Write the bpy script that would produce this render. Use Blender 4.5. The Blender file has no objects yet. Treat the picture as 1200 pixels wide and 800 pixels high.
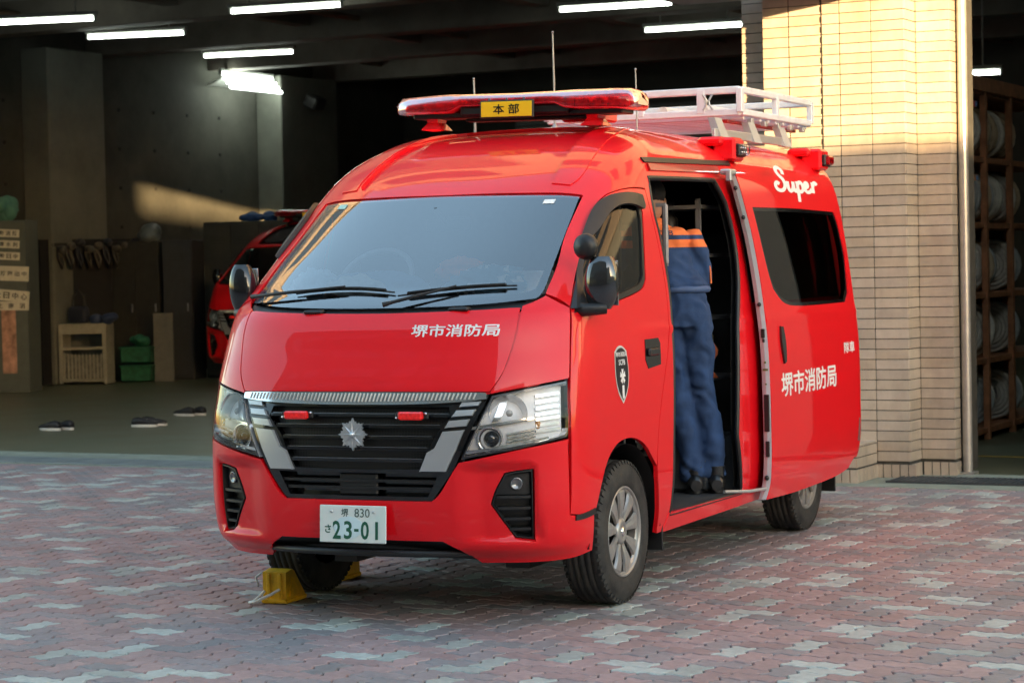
import bpy, math, random
import numpy as np
from mathutils import Vector, Matrix
from mathutils.geometry import delaunay_2d_cdt
random.seed(7)
R = math.radians
SC = bpy.context.scene
COL = SC.collection

# ------------------------------------------------------------------ camera, sky, sun
def rot_dir(a, b, c):
    return Vector((a, b, c)).normalized()
CAM_POS = (5.21175, -9.48173, 1.59207)
YAW, PITCH, ROLL = R(-27.284), -0.034136, -0.021676
cam_data = bpy.data.cameras.new('camera')
cam = bpy.data.objects.new('camera', cam_data)
COL.objects.link(cam)
SC.camera = cam
Fw = Vector((math.sin(YAW)*math.cos(PITCH), math.cos(YAW)*math.cos(PITCH), math.sin(PITCH)))
Rt = Vector((math.cos(YAW), -math.sin(YAW), 0)); Up = Rt.cross(Fw)
R2 = Rt*math.cos(ROLL)+Up*math.sin(ROLL); U2 = Up*math.cos(ROLL)-Rt*math.sin(ROLL)
cam.matrix_world = Matrix(((R2.x, U2.x, -Fw.x, CAM_POS[0]), (R2.y, U2.y, -Fw.y, CAM_POS[1]), (R2.z, U2.z, -Fw.z, CAM_POS[2]), (0, 0, 0, 1)))
cam_data.sensor_width = 36.0
cam_data.lens = 2632.36/1200*36
cam_data.clip_start = 0.1
cam_data.clip_end = 3000
cam_data.dof.use_dof = True
cam_data.dof.focus_distance = 9.9
cam_data.dof.aperture_fstop = 6.3

SUN = rot_dir(.92, -1.0, .13)          # towards the sun
world = bpy.data.worlds.new("World"); SC.world = world; world.use_nodes = True
wn = world.node_tree; wn.nodes.clear()
sky = wn.nodes.new('ShaderNodeTexSky'); sky.sky_type = 'NISHITA'; sky.sun_disc = False
sky.sun_elevation = math.asin(SUN.z); sky.sun_rotation = math.atan2(SUN.x, SUN.y)
sky.dust_density = 1.2; sky.ozone_density = 1.7; sky.altitude = 50
bg = wn.nodes.new('ShaderNodeBackground'); bg.inputs[1].default_value = 0.15
wo = wn.nodes.new('ShaderNodeOutputWorld')
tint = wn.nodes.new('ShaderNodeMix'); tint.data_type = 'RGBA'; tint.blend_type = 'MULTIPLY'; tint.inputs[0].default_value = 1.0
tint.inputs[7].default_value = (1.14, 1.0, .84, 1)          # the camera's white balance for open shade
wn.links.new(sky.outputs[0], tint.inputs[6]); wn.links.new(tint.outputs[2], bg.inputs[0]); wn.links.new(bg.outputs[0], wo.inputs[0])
sd = bpy.data.lights.new('sun', 'SUN'); sd.energy = 2.3; sd.angle = R(0.5); sd.color = (1.0, .66, .32)
sun = bpy.data.objects.new('sun', sd); COL.objects.link(sun)
sun.rotation_euler = (-SUN).to_track_quat('-Z', 'Y').to_euler(); sun.location = SUN*60
SC.view_settings.view_transform = 'Standard'; SC.view_settings.look = 'None'
SC.view_settings.exposure = 3.32; SC.view_settings.gamma = 1.0
SC.cycles.max_bounces = 10; SC.cycles.transparent_max_bounces = 16
SC.cycles.sample_clamp_indirect = 6.0
SC.cycles.caustics_reflective = False; SC.cycles.caustics_refractive = False

# ------------------------------------------------------------------ materials
MATS = {}
def mat(name, col, rough=.5, metal=0., coat=0., var=.12, scale=8., bump=0., bscale=60., spec=.5, emit=None, alpha=None, trans=0., col2=None, rvar=0., world=False, dirt=0., stretch=None):
    if name in MATS: return MATS[name]
    m = bpy.data.materials.new(name); m.use_nodes = True; nt = m.node_tree; b = nt.nodes['Principled BSDF']
    L = nt.links.new
    b.inputs['Roughness'].default_value = rough; b.inputs['Metallic'].default_value = metal
    b.inputs['Coat Weight'].default_value = coat; b.inputs['Coat Roughness'].default_value = .02
    b.inputs['Specular IOR Level'].default_value = spec
    b.inputs['Transmission Weight'].default_value = trans
    tc = nt.nodes.new('ShaderNodeTexCoord')
    c1 = tuple(min(1, x*(1-var)) for x in col[:3])+(1,); c2 = (tuple(min(1, x*(1+var)) for x in col[:3]) if col2 is None else tuple(col2)[:3])+(1,)
    if var > 0 or col2 is not None:
        n = nt.nodes.new('ShaderNodeTexNoise'); n.inputs['Scale'].default_value = scale; n.inputs['Detail'].default_value = 6
        n.inputs['Roughness'].default_value = .65
        L(tc.outputs['Object'], n.inputs['Vector'])
        r = nt.nodes.new('ShaderNodeValToRGB'); r.color_ramp.elements[0].position = .35; r.color_ramp.elements[1].position = .65
        r.color_ramp.elements[0].color = c1; r.color_ramp.elements[1].color = c2[:4]
        L(n.outputs['Fac'], r.inputs[0]); L(r.outputs[0], b.inputs['Base Color'])
        if world:
            ge = nt.nodes.new('ShaderNodeNewGeometry'); L(ge.outputs['Position'], n.inputs['Vector'])
        if dirt:       # worn and stained patches that run over many pieces
            ge2 = nt.nodes.new('ShaderNodeNewGeometry'); mp = nt.nodes.new('ShaderNodeMapping'); mp.inputs['Scale'].default_value = stretch or (1, 1, 1)
            L(ge2.outputs['Position'], mp.inputs[0]); n3 = nt.nodes.new('ShaderNodeTexNoise'); n3.inputs['Scale'].default_value = 1.6; n3.inputs['Detail'].default_value = 9; n3.inputs['Roughness'].default_value = .7
            L(mp.outputs[0], n3.inputs['Vector']); m3 = nt.nodes.new('ShaderNodeMapRange'); m3.inputs[1].default_value = .38; m3.inputs[2].default_value = .62; m3.inputs[3].default_value = 1-dirt; m3.inputs[4].default_value = 1+dirt*.5
            L(n3.outputs['Fac'], m3.inputs[0]); mx3 = nt.nodes.new('ShaderNodeMix'); mx3.data_type = 'RGBA'; mx3.blend_type = 'MULTIPLY'; mx3.inputs[0].default_value = 1
            L(r.outputs[0], mx3.inputs[6]); L(m3.outputs[0], mx3.inputs[7]); L(mx3.outputs[2], b.inputs['Base Color'])
        if rvar:
            mr = nt.nodes.new('ShaderNodeMapRange'); mr.inputs[3].default_value = rough-rvar; mr.inputs[4].default_value = rough+rvar
            L(n.outputs['Fac'], mr.inputs[0]); L(mr.outputs[0], b.inputs['Roughness'])
    else: b.inputs['Base Color'].default_value = tuple(col[:3])+(1,)
    if bump:
        n2 = nt.nodes.new('ShaderNodeTexNoise'); n2.inputs['Scale'].default_value = bscale; n2.inputs['Detail'].default_value = 8
        L(tc.outputs['Object'], n2.inputs['Vector'])
        bp = nt.nodes.new('ShaderNodeBump'); bp.inputs['Strength'].default_value = bump; bp.inputs['Distance'].default_value = .01
        L(n2.outputs['Fac'], bp.inputs['Height']); L(bp.outputs[0], b.inputs['Normal'])
    if emit:
        b.inputs['Emission Color'].default_value = tuple(emit[:3])+(1,); b.inputs['Emission Strength'].default_value = emit[3]
    MATS[name] = m
    return m
def glass(name, tint, ior=1.5, rough=0.0):
    m = bpy.data.materials.new(name); m.use_nodes = True; nt = m.node_tree; nt.nodes.clear(); L = nt.links.new
    o = nt.nodes.new('ShaderNodeOutputMaterial'); t = nt.nodes.new('ShaderNodeBsdfTransparent'); t.inputs[0].default_value = tint+(1,)
    g = nt.nodes.new('ShaderNodeBsdfGlossy'); g.inputs['Roughness'].default_value = rough; g.inputs[0].default_value = (1, 1, 1, 1)
    f = nt.nodes.new('ShaderNodeFresnel'); f.inputs[0].default_value = ior
    mx = nt.nodes.new('ShaderNodeMixShader'); L(f.outputs[0], mx.inputs[0]); L(t.outputs[0], mx.inputs[1]); L(g.outputs[0], mx.inputs[2]); L(mx.outputs[0], o.inputs[0])
    MATS[name] = m; return m
red = mat('red_paint', (.80, .0025, .009), .5, coat=.8, var=.02, scale=2, spec=.2)
redin = mat('red_jamb_paint', (.42, .005, .007), .3, coat=.6, var=.04)
blk = mat('black_plastic', (.012, .012, .013), .45, var=.2, bump=.05, bscale=300)
gblk = mat('gloss_black', (.006, .006, .007), .12, coat=.6, var=.05)
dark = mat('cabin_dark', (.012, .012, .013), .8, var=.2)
trim = mat('cabin_trim', (.13, .135, .14), .7, var=.1)
chrome = mat('chrome', (.82, .83, .84), .12, 1.0, var=.02)
satin = mat('satin_silver', (.52, .53, .54), .32, .55, var=.03)
rub = mat('tyre_rubber', (.014, .014, .015), .75, var=.2, scale=9, col2=(.045, .042, .038, 1), bump=.15, bscale=120)
wheelm = mat('wheel_silver', (.36, .35, .34), .32, .5, var=.05)
alu = mat('aluminium', (.74, .77, .82), .45, .15, var=.05, scale=14, bump=.03)
wht = mat('white_film', (.8, .8, .79), .4, var=.02)
edge = mat('door_edge_grey', (.42, .46, .50), .45, var=.06)
ws_glass = glass('windscreen_glass', (.98, .99, 1.0), 3.3)
tint_glass = glass('tinted_glass', (.16, .17, .17), 1.42)
clear = glass('clear_lens', (.97, .97, .98), 1.35, .01)
redlens = mat('red_lens', (.62, .004, .010), .10, coat=0, var=.35, scale=34, trans=.62, spec=.12)

# ------------------------------------------------------------------ mesh helpers
class MB:
    """collects faces; builds ONE mesh object"""
    def __init__(s): s.v = []; s.f = []; s.m = []; s.sm = []; s.mi = 0
    def add(s, vs, fs, smooth=False):
        k = len(s.v); s.v += [tuple(float(c) for c in v) for v in vs]
        for f in fs: s.f.append(tuple(i+k for i in f)); s.m.append(s.mi); s.sm.append(smooth)
        return s
    def box(s, c, d, rz=0., M=None, bev=0.):
        x, y, z = d[0]/2, d[1]/2, d[2]/2
        if bev > 0:
            b = min(bev, x*.9, y*.9, z*.9); vs = []; fs = []
            rings = [(-z, b), (-z+b, 0), (z-b, 0), (z, b)]
            for zz, ins in rings:
                X = x-ins; Y = y-ins
                cc = b if ins == 0 else b*.5
                vs += [(X-cc, -Y, zz), (X, -Y+cc, zz), (X, Y-cc, zz), (X-cc, Y, zz), (-X+cc, Y, zz), (-X, Y-cc, zz), (-X, -Y+cc, zz), (-X+cc, -Y, zz)]
            for r in range(3):
                for i in range(8):
                    j = (i+1) % 8; fs.append((r*8+i, r*8+j, r*8+8+j, r*8+8+i))
            fs += [tuple(range(7, -1, -1)), tuple(range(24, 32))]
        else:
            vs = [(-x, -y, -z), (x, -y, -z), (x, y, -z), (-x, y, -z), (-x, -y, z), (x, -y, z), (x, y, z), (-x, y, z)]
            fs = [(3, 2, 1, 0), (4, 5, 6, 7), (0, 1, 5, 4), (1, 2, 6, 5), (2, 3, 7, 6), (3, 0, 4, 7)]
        T = Matrix.Translation(c) @ Matrix.Rotation(rz, 4, 'Z') @ (M or Matrix())
        return s.add([T @ Vector(v) for v in vs], fs)
    def tube(s, pts, r, n=10, cap=True, closed=False, flat=None):
        pts = [Vector(p) for p in pts]; N = len(pts); rr = r if hasattr(r, '__len__') else [r]*N
        vs = []; fs = []; ref = None
        for i, p in enumerate(pts):
            a = pts[(i-1) % N] if (i > 0 or closed) else p; b = pts[(i+1) % N] if (i < N-1 or closed) else p
            t = (b-a).normalized()
            if ref is None: ref = Vector((0, 0, 1)) if abs(t.z) < .9 else Vector((1, 0, 0))
            u = t.cross(ref).normalized(); w = u.cross(t).normalized(); ref = w
            for k in range(n):
                an = 2*math.pi*k/n; vs.append(p+u*math.cos(an)*rr[i]+w*math.sin(an)*rr[i]*(flat or 1))
        M_ = N if closed else N-1
        for i in range(M_):
            j = (i+1) % N
            for k in range(n):
                l = (k+1) % n; fs.append((i*n+k, i*n+l, j*n+l, j*n+k))
        s.add(vs, fs, True)
        if cap and not closed:
            s.add(vs[:n], [tuple(range(n-1, -1, -1))]); s.add(vs[-n:], [tuple(range(n))])
        return s
    def lathe(s, prof, n=32, M=None, smooth=True, a0=0, a1=2*math.pi):
        """prof: (r, h) pairs; axis = local x"""
        M = M or Matrix(); full = abs(a1-a0-2*math.pi) < 1e-6; vs = []; fs = []; K = len(prof); nn = n if full else n+1
        for i in range(nn):
            a = a0+(a1-a0)*i/n
            for r, h in prof: vs.append(M @ Vector((h, r*math.cos(a), r*math.sin(a))))
        for i in range(n):
            j = (i+1) % nn
            for k in range(K-1): fs.append((i*K+k, i*K+k+1, j*K+k+1, j*K+k))
        return s.add(vs, fs, smooth)
    def sphere(s, c, r, n=12, m=8, M=None):
        vs = []; fs = []; r = r if hasattr(r, '__len__') else (r, r, r); M = M or Matrix()
        for i in range(m+1):
            t = math.pi*i/m
            for k in range(n):
                a = 2*math.pi*k/n; vs.append(Vector(c)+M @ Vector((r[0]*math.sin(t)*math.cos(a), r[1]*math.sin(t)*math.sin(a), r[2]*math.cos(t))))
        for i in range(m):
            for k in range(n): l = (k+1) % n; fs.append((i*n+k, (i+1)*n+k, (i+1)*n+l, i*n+l))
        return s.add(vs, fs, True)
    def prism(s, poly, ax, a, b):
        """poly of 2D points extruded along axis ax from a to b"""
        def P(p, h):
            q = [p[0], p[1]]; q.insert(ax, h); return tuple(q)
        n = len(poly); vs = [P(p, a) for p in poly]+[P(p, b) for p in poly]
        fs = [tuple(range(n)), tuple(range(2*n-1, n-1, -1))]+[(i, n+i, n+(i+1) % n, (i+1) % n) for i in range(n)]
        return s.add(vs, fs)
    def loft(s, secs, closed=True, cap=True, smooth=True):
        n = len(secs[0]); vs = [p for q in secs for p in q]; fs = []
        for i in range(len(secs)-1):
            for k in range(n if closed else n-1):
                l = (k+1) % n; fs.append((i*n+k, i*n+l, (i+1)*n+l, (i+1)*n+k))
        s.add(vs, fs, smooth)
        if cap: s.add(secs[0], [tuple(range(n-1, -1, -1))]); s.add(secs[-1], [tuple(range(n))])
        return s
    def mesh(s, name, mats):
        me = bpy.data.meshes.new(name); me.from_pydata(s.v, [], s.f)
        for m in (mats if isinstance(mats, (list, tuple)) else [mats]): me.materials.append(m)
        me.polygons.foreach_set('material_index', s.m); me.polygons.foreach_set('use_smooth', s.sm); me.update(); return me
    def build(s, name, mats, parent=None, **kw): return link(name, s.mesh(name, mats), parent, **kw)
def link(name, me, parent=None, loc=None, rz=None, label=None, category=None, group=None, kind=None):
    o = bpy.data.objects.new(name, me); COL.objects.link(o)
    if parent is not None: o.parent = parent
    if loc is not None: o.location = loc
    if rz is not None: o.rotation_euler = (0, 0, rz)
    for k, v in (('label', label), ('category', category), ('group', group), ('kind', kind)):
        if v: o[k] = v
    return o
def thing(name, label, category, loc=(0, 0, 0), rz=0, group=None): return link(name, None, None, loc, rz, label, category, group)
def copy_tree(o, parent=None, keep=None):
    c = o.copy(); COL.objects.link(c); c.parent = parent
    for ch in o.children:
        if keep is None or keep(ch): copy_tree(ch, c)
    return c
def subd(o, n=1):
    m = o.modifiers.new('s', 'SUBSURF'); m.levels = n; m.render_levels = n; return o
def solid(o, t=.02, off=-1):
    m = o.modifiers.new('t', 'SOLIDIFY'); m.thickness = t; m.offset = off; return o

# ------------------------------------------------------------------ the van body as one implicit surface
def tab(xs, ys):
    xs = np.array(xs, float); ys = np.array(ys, float); h = np.diff(xs); d = np.diff(ys)/h; m = np.zeros(len(xs))
    for i in range(1, len(xs)-1): m[i] = 0 if d[i-1]*d[i] <= 0 else (h[i-1]+h[i])/(h[i-1]/d[i]+h[i]/d[i-1])
    m[0] = d[0]; m[-1] = d[-1]
    def f(x):
        xc = np.clip(np.asarray(x, float), xs[0], xs[-1]); i = np.clip(np.searchsorted(xs, xc)-1, 0, len(xs)-2); t = (xc-xs[i])/h[i]
        return (2*t**3-3*t**2+1)*ys[i]+(t**3-2*t**2+t)*h[i]*m[i]+(-2*t**3+3*t**2)*ys[i+1]+(t**3-t**2)*h[i]*m[i+1]
    return f
XS = tab([.2, .30, .42, .60, .80, 1.0, 1.15, 1.30, 1.50, 1.80, 1.95, 2.10, 2.31], [.88, .905, .93, .94, .94, .937, .93, .915, .895, .86, .84, .82, .78])
YF = tab([.22, .30, .36, .45, .60, .78, .92, 1.0, 1.07, 1.2, 1.38, 1.5, 1.65, 1.8, 1.925, 2.02, 2.12, 2.20, 2.26, 2.31],
         [-.86, -.90, -.985, -1.01, -1.025, -1.03, -1.02, -.995, -.975, -.925, -.845, -.68, -.475, -.26, -.075, .07, .24, .40, .56, .85])
DF = tab([.3, .6, 1.0, 1.4, 1.7, 2.0, 2.3], [.52, .55, .58, .57, .55, .5, .5])
YR = tab([.3, .5, 1.0, 1.5, 2.0, 2.3], [4.07, 4.10, 4.10, 4.06, 3.97, 3.88])
ZT, ZS = 2.315, 1.93
def F(x, y, z):
    X = np.abs(x)/XS(z); D = DF(z)
    q = np.maximum(np.maximum((YF(z)+D-y)/D, (y-(YR(z)-.22))/.22), 0); Z = np.maximum((z-ZS)/(ZT-ZS), 0)
    return (X**3+q**3+Z**3)**(1/3.)-1
def sm(t): t = np.clip(t, 0, 1); return t*t*(3-2*t)
def disp(P):
    """pressed shapes: recessed centre of the high roof's front, belt crease, bumper corner facets"""
    x, y, z = np.abs(P[:, 0]), P[:, 1], P[:, 2]
    d = 0*x
    d += .006*np.exp(-((z-1.265)/.02)**2)*sm((y-.0)/.3)*sm((x-.7)/.1)
    # bumper: shallow facet running down from the headlamp towards the fog pocket
    e = .64+.18*(z-.55)/.2
    d += -.030*sm((x-.46)/.14)*sm((.815-x)/.03)*sm((z-.385)/.035)*sm((.745-z)/.05)*sm((-.55-y)/.1)
    return d
def rays(chart, uv):
    u, v = uv[:, 0], uv[:, 1]; o = np.zeros_like(u); i = o+1
    if chart == 'F': return np.stack([u, o-1.5, v], 1), np.stack([o, i, o], 1), 2.6
    if chart == 'S': return np.stack([o+1.3, u, v], 1), np.stack([-i, o, o], 1), 1.3
    if chart == 'N': return np.stack([o-1.3, u, v], 1), np.stack([i, o, o], 1), 1.3
    if chart == 'B': return np.stack([u, o+4.6, v], 1), np.stack([o, -i, o], 1), 2.0
    if chart == 'A':
        a = u/1.2; d = np.stack([np.sin(a), -np.cos(a), o], 1); return np.stack([d[:, 0]*2.6, .9+d[:, 1]*2.6, v], 1), -d, 2.6
    if chart == 'R':
        a = v/1.1; d = np.stack([np.sin(a), o, np.cos(a)], 1); return np.stack([d[:, 0]*1.7, u, 1.0+d[:, 2]*1.7], 1), -d, 1.7
def chart_of(chart, P):
    P = np.asarray(P, float); x, y, z = P[:, 0], P[:, 1], P[:, 2]
    if chart == 'A' and np.any(y == 0):      # front points given without depth: take it from the surface
        k = y == 0; P = P.copy(); P[k, 1] = surf('F', np.stack([x[k], z[k]], 1), 0, False)[0][:, 1]; y = P[:, 1]
    if chart in 'FB': return np.stack([x, z], 1)
    if chart in 'SN': return np.stack([y, z], 1)
    if chart == 'A': return np.stack([np.arctan2(x, .9-y)*1.2, z], 1)
    return np.stack([y, np.arctan2(x, z-1.0)*1.1], 1)
def surf(chart, uv, xoff=0., use_disp=True):
    O, D, T = rays(chart, uv); f = lambda t: (lambda P: F(np.maximum(np.abs(P[:, 0])-xoff, 0), P[:, 1], P[:, 2]))(O+D*t[:, None])
    a = np.zeros(len(O)); b = a+T; found = np.zeros(len(O), bool); prev = a.copy()
    for k in range(1, 31):
        t = a*0+T*k/30; hit = (f(t) < 0) & ~found; A = np.where(hit, prev, 0); 
        if k == 1: lo = A.copy(); hi = b.copy()
        lo = np.where(hit, prev, lo); hi = np.where(hit, t, hi); found |= hit; prev = t
    for k in range(20):
        m = (lo+hi)/2; v = f(m) < 0; hi = np.where(v, m, hi); lo = np.where(v, lo, m)
    P = O+D*((lo+hi)/2)[:, None]
    e = 2e-3; X = lambda Q: F(np.maximum(np.abs(Q[:, 0])-xoff, 0), Q[:, 1], Q[:, 2]); I = np.eye(3)*e
    n = np.stack([X(P+I[i])-X(P-I[i]) for i in range(3)], 1); n /= np.linalg.norm(n, axis=1, keepdims=True)+1e-12
    if use_disp: P = P+n*disp(P)[:, None]
    return P, n
def lift(chart, uv, off=0., xoff=0., use_disp=True, normals=False):
    P, n = surf(chart, uv, xoff, use_disp); P = P+n*off
    if not normals: return P, n
    e = 3e-3
    a = surf(chart, uv+[e, 0], xoff, use_disp)[0]-surf(chart, uv-[e, 0], xoff, use_disp)[0]
    b = surf(chart, uv+[0, e], xoff, use_disp)[0]-surf(chart, uv-[0, e], xoff, use_disp)[0]
    N = np.cross(a, b); N /= np.linalg.norm(N, axis=1, keepdims=True)+1e-12; N *= np.sign((N*n).sum(1))[:, None]
    return P, N
def smooth_poly(P, it=2, keep=28):
    """round a 3D polygon's gentle corners (Chaikin), keeping corners sharper than keep degrees from straight"""
    P = [np.array(p, float) for p in P]
    for _ in range(it):
        Q = []
        n = len(P)
        for i in range(n):
            a, b, c = P[i-1], P[i], P[(i+1) % n]; u = b-a; v = c-b
            cs = np.dot(u, v)/(np.linalg.norm(u)*np.linalg.norm(v)+1e-12)
            if cs < math.cos(R(keep)): Q.append(b)
            else: Q += [b-u*.25, b+v*.25]
        P = Q
    return P
def dens(P, step):
    out = []; n = len(P)
    for i in range(n):
        a, b = np.array(P[i], float), np.array(P[(i+1) % n], float); k = max(1, int(math.ceil(np.linalg.norm(b-a)/step)))
        out += [a+(b-a)*j/k for j in range(k)]
    return np.array(out)
def pip(pt, poly):
    x, y = pt[:, 0], pt[:, 1]; ins = np.zeros(len(pt), bool); n = len(poly); j = n-1
    for i in range(n):
        xi, yi = poly[i]; xj, yj = poly[j]
        c = ((yi > y) != (yj > y)) & (x < (xj-xi)*(y-yi)/((yj-yi) if yj != yi else 1e-12)+xi); ins ^= c; j = i
    return ins
def panel(name, pts, chart, m, parent, res=.035, off=0., xoff=0., lip=.012, holes=(), smooth_it=2, gap=0., keep=28, udisp=True, edge_mat=None, label=None, thick=None):
    if chart == 'A':
        dd = lambda Q: [tuple(q) if q[1] != 0 else (q[0], float(surf('F', np.array([[q[0], q[2]]]), 0, False)[0][0, 1]), q[2]) for q in Q]
        pts = dd(pts); holes = [dd(h) for h in holes]
    loops = [dens(smooth_poly(pts, smooth_it, keep), res*.8)]+[dens(smooth_poly(h, smooth_it, keep), res*.8) for h in holes]
    L2 = [chart_of(chart, l) for l in loops]
    if gap:
        for k, l in enumerate(L2):      # pull the outline in by the panel gap
            a = np.roll(l, 1, 0); b = np.roll(l, -1, 0); t = b-a; nn = np.stack([t[:, 1], -t[:, 0]], 1); nn /= np.linalg.norm(nn, axis=1, keepdims=True)+1e-12
            area = (l[:, 0]*np.roll(l[:, 1], -1)-np.roll(l[:, 0], -1)*l[:, 1]).sum(); s = -1 if area > 0 else 1
            if k: s = -s
            L2[k] = l+nn*gap*s
    lo, hi = L2[0].min(0), L2[0].max(0)
    gx = np.arange(lo[0]+res/2, hi[0], res); gy = np.arange(lo[1]+res/2, hi[1], res)
    G = np.stack(np.meshgrid(gx, gy), -1).reshape(-1, 2)
    if len(G):
        ok = pip(G, L2[0])
        for h in L2[1:]: ok &= ~pip(G, h)
        G = G[ok]
        B = np.concatenate(L2)
        if len(G):
            d = np.concatenate([np.sqrt(((g[:, None]-B[None])**2).sum(-1)).min(1) for g in np.array_split(G, max(1, len(G)//400))]); G = G[d > res*.45]
    V = []; E = []
    for l in L2:
        k = len(V); V += [Vector(p) for p in l]; E += [(k+i, k+(i+1) % len(l)) for i in range(len(l))]
    V += [Vector(p) for p in G]
    vv, ee, ff, *_ = delaunay_2d_cdt(V, E, [], 0, 1e-6, False)
    uv = np.array([tuple(v) for v in vv]); ff = [f for f in ff if len(f) == 3]
    tri = np.array(ff); cen = uv[tri].mean(1); ok = pip(cen, L2[0])
    for h in L2[1:]: ok &= ~pip(cen, h)
    tri = tri[ok]
    P, N = lift(chart, uv, off, xoff, udisp, True)
    # orient
    t0 = P[tri]; fn = np.cross(t0[:, 1]-t0[:, 0], t0[:, 2]-t0[:, 0]); fl = (fn*N[tri[:, 0]]).sum(1) < 0
    tri[fl] = tri[fl][:, ::-1]
    verts = list(map(tuple, P)); faces = [tuple(int(i) for i in t) for t in tri]; norms = list(map(tuple, N)); mi = [0]*len(faces)
    if lip:
        cnt = {}
        for f in faces:
            for i in range(3):
                a, b = f[i], f[(i+1) % 3]; cnt[(a, b)] = cnt.get((a, b), 0)+1
        Pn = surf(chart, uv, xoff, False)[1]
        for (a, b) in [e for e in cnt if (e[1], e[0]) not in cnt]:
            k = len(verts); q = [P[b], P[a], P[a]-Pn[a]*lip, P[b]-Pn[b]*lip]
            en = np.cross(q[1]-q[0], q[2]-q[0]); en /= np.linalg.norm(en)+1e-12
            verts += [tuple(p) for p in q]; norms += [tuple(en)]*4; faces.append((k, k+1, k+2, k+3)); mi.append(1 if edge_mat else 0)
    me = bpy.data.meshes.new(name); me.from_pydata(verts, [], faces); me.materials.append(m)
    if edge_mat: me.materials.append(edge_mat)
    me.polygons.foreach_set('material_index', mi); me.polygons.foreach_set('use_smooth', [True]*len(faces)); me.update()
    me.normals_split_custom_set_from_vertices(norms)
    return link(name, me, parent, label=label)
def sym(h):
    """mirror a right-half outline (x > 0, from the centre line and back to it)"""
    return [tuple(p) for p in h]+[(-p[0], p[1], p[2]) for p in reversed(h) if p[0] > 1e-6]
def mir(P): return [(-p[0], p[1], p[2]) for p in P]
def glyphs(txt, bold=0., shear=0.):
    c = bpy.data.curves.new('lettering', 'FONT'); c.body = txt; c.resolution_u = 3; c.offset = bold; c.shear = shear
    o = bpy.data.objects.new('lettering', c); COL.objects.link(o)
    me = bpy.data.meshes.new_from_object(o.evaluated_get(bpy.context.evaluated_depsgraph_get()))
    V = np.array([tuple(v.co)[:2] for v in me.vertices]); Fc = [tuple(p.vertices) for p in me.polygons]
    bpy.data.objects.remove(o); bpy.data.curves.remove(c); bpy.data.meshes.remove(me)
    return V, Fc
def fat(G, dx, dy):
    """bolder lettering: shifted layers, each a hair above the last"""
    V, Fc = G; Vs = []; Fs = []
    for k, (a, b) in enumerate(((0, 0), (dx, 0), (-dx, 0), (0, dy), (0, -dy))):
        n = len(Vs)*len(V); Vs.append(V+[a, b]); Fs += [tuple(i+n for i in f) for f in Fc]
    return np.concatenate(Vs), Fs, len(V)
def text_on(name, txt, chart, lo, hi, m, parent, off=.003, xoff=0., bold=.012, flip=False, shear=0., geo=None):
    """lettering laid on the body surface, filling the chart box lo..hi"""
    if geo: V, Fc = geo; layer = 0
    else: V, Fc, nl = fat(glyphs(txt, 0, shear), bold, bold*.8); layer = (np.arange(len(V))//nl)[:, None]*.00008
    a, b = V.min(0), V.max(0); U = (V-a)/(b-a)
    if flip: U[:, 0] = 1-U[:, 0]
    uv = np.array(lo)+U*(np.array(hi)-np.array(lo)); P, N = lift(chart, uv, off, xoff); P = P+N*layer
    n0 = N.mean(0); fs = []
    for f in Fc:
        q = P[list(f)]; fs.append(f if np.dot(np.cross(q[1]-q[0], q[2]-q[0]), n0) > 0 else f[::-1])
    me = bpy.data.meshes.new(name); me.from_pydata([tuple(p) for p in P], [], fs); me.materials.append(m); me.update()
    return link(name, me, parent)
def text_flat(name, txt, M, w, h, m, parent, bold=.01, geo=None):
    """lettering in the plane of matrix M (x right, y up, z out), centred, w x h"""
    V, Fc = geo or glyphs(txt, bold); a, b = V.min(0), V.max(0); U = (V-a)/(b-a)-.5
    me = bpy.data.meshes.new(name); me.from_pydata([tuple(M @ Vector((u[0]*w, u[1]*h, 0))) for u in U], [], Fc); me.materials.append(m); me.update()
    return link(name, me, parent)
def ribbon(strokes, wd):
    """flat brush strokes -> (V, faces)"""
    V = []; Fs = []
    for st in strokes:
        P = [np.array(p, float) for p in st]
        for _ in range(2):
            Q = [P[0]]
            for i in range(len(P)-1): Q += [P[i]*.75+P[i+1]*.25, P[i]*.25+P[i+1]*.75]
            P = Q+[P[-1]]
        k = len(V)
        for i, p in enumerate(P):
            t = P[min(i+1, len(P)-1)]-P[max(i-1, 0)]; t = t/(np.linalg.norm(t)+1e-9); n = np.array([-t[1], t[0]]); V += [p+n*wd/2, p-n*wd/2]
        Fs += [(k+2*i, k+2*i+1, k+2*i+3, k+2*i+2) for i in range(len(P)-1)]
    return np.array(V), Fs

# ================================================================== THE FIRE VAN (built in its own frame: x to its left side, y to its rear)
VAN_ROT = R(3.203)
van = thing('fire_van', 'red high-roof fire service van with its left sliding door open and a red light bar', 'fire van', (0, 0, 0), VAN_ROT)
g = .0025
WS = [(0, 0, 1.930), (.443, 0, 1.922), (.60, .0, 1.918), (.676, -.01, 1.908), (.700, -.25, 1.74), (.722, -.43, 1.58), (.738, -.60, 1.462), (.722, -.64, 1.442), (.504, -.77, 1.418), (0, -.80, 1.408)]
DOOR = [(.904, -.735, .496), (.904, -.723, .88), (.893, -.685, 1.095), (.853, -.571, 1.398), (.818, -.421, 1.529), (.774, -.19, 1.722), (.752, -.033, 1.843), (.763, .081, 1.905), (.791, .154, 1.928),
        (.829, .30, 1.942), (.843, .43, 1.945), (.867, .492, 1.743), (.887, .526, 1.577), (.906, .546, 1.389), (.925, .495, 1.204), (.936, .399, 1.043), (.94, .300, .846), (.94, .255, .62),
        (.94, .209, .655), (.94, .111, .735), (.94, -.02, .776), (.94, -.151, .784), (.94, -.27, .765), (.94, -.379, .703), (.94, -.456, .602), (.935, -.522, .490)]
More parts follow.
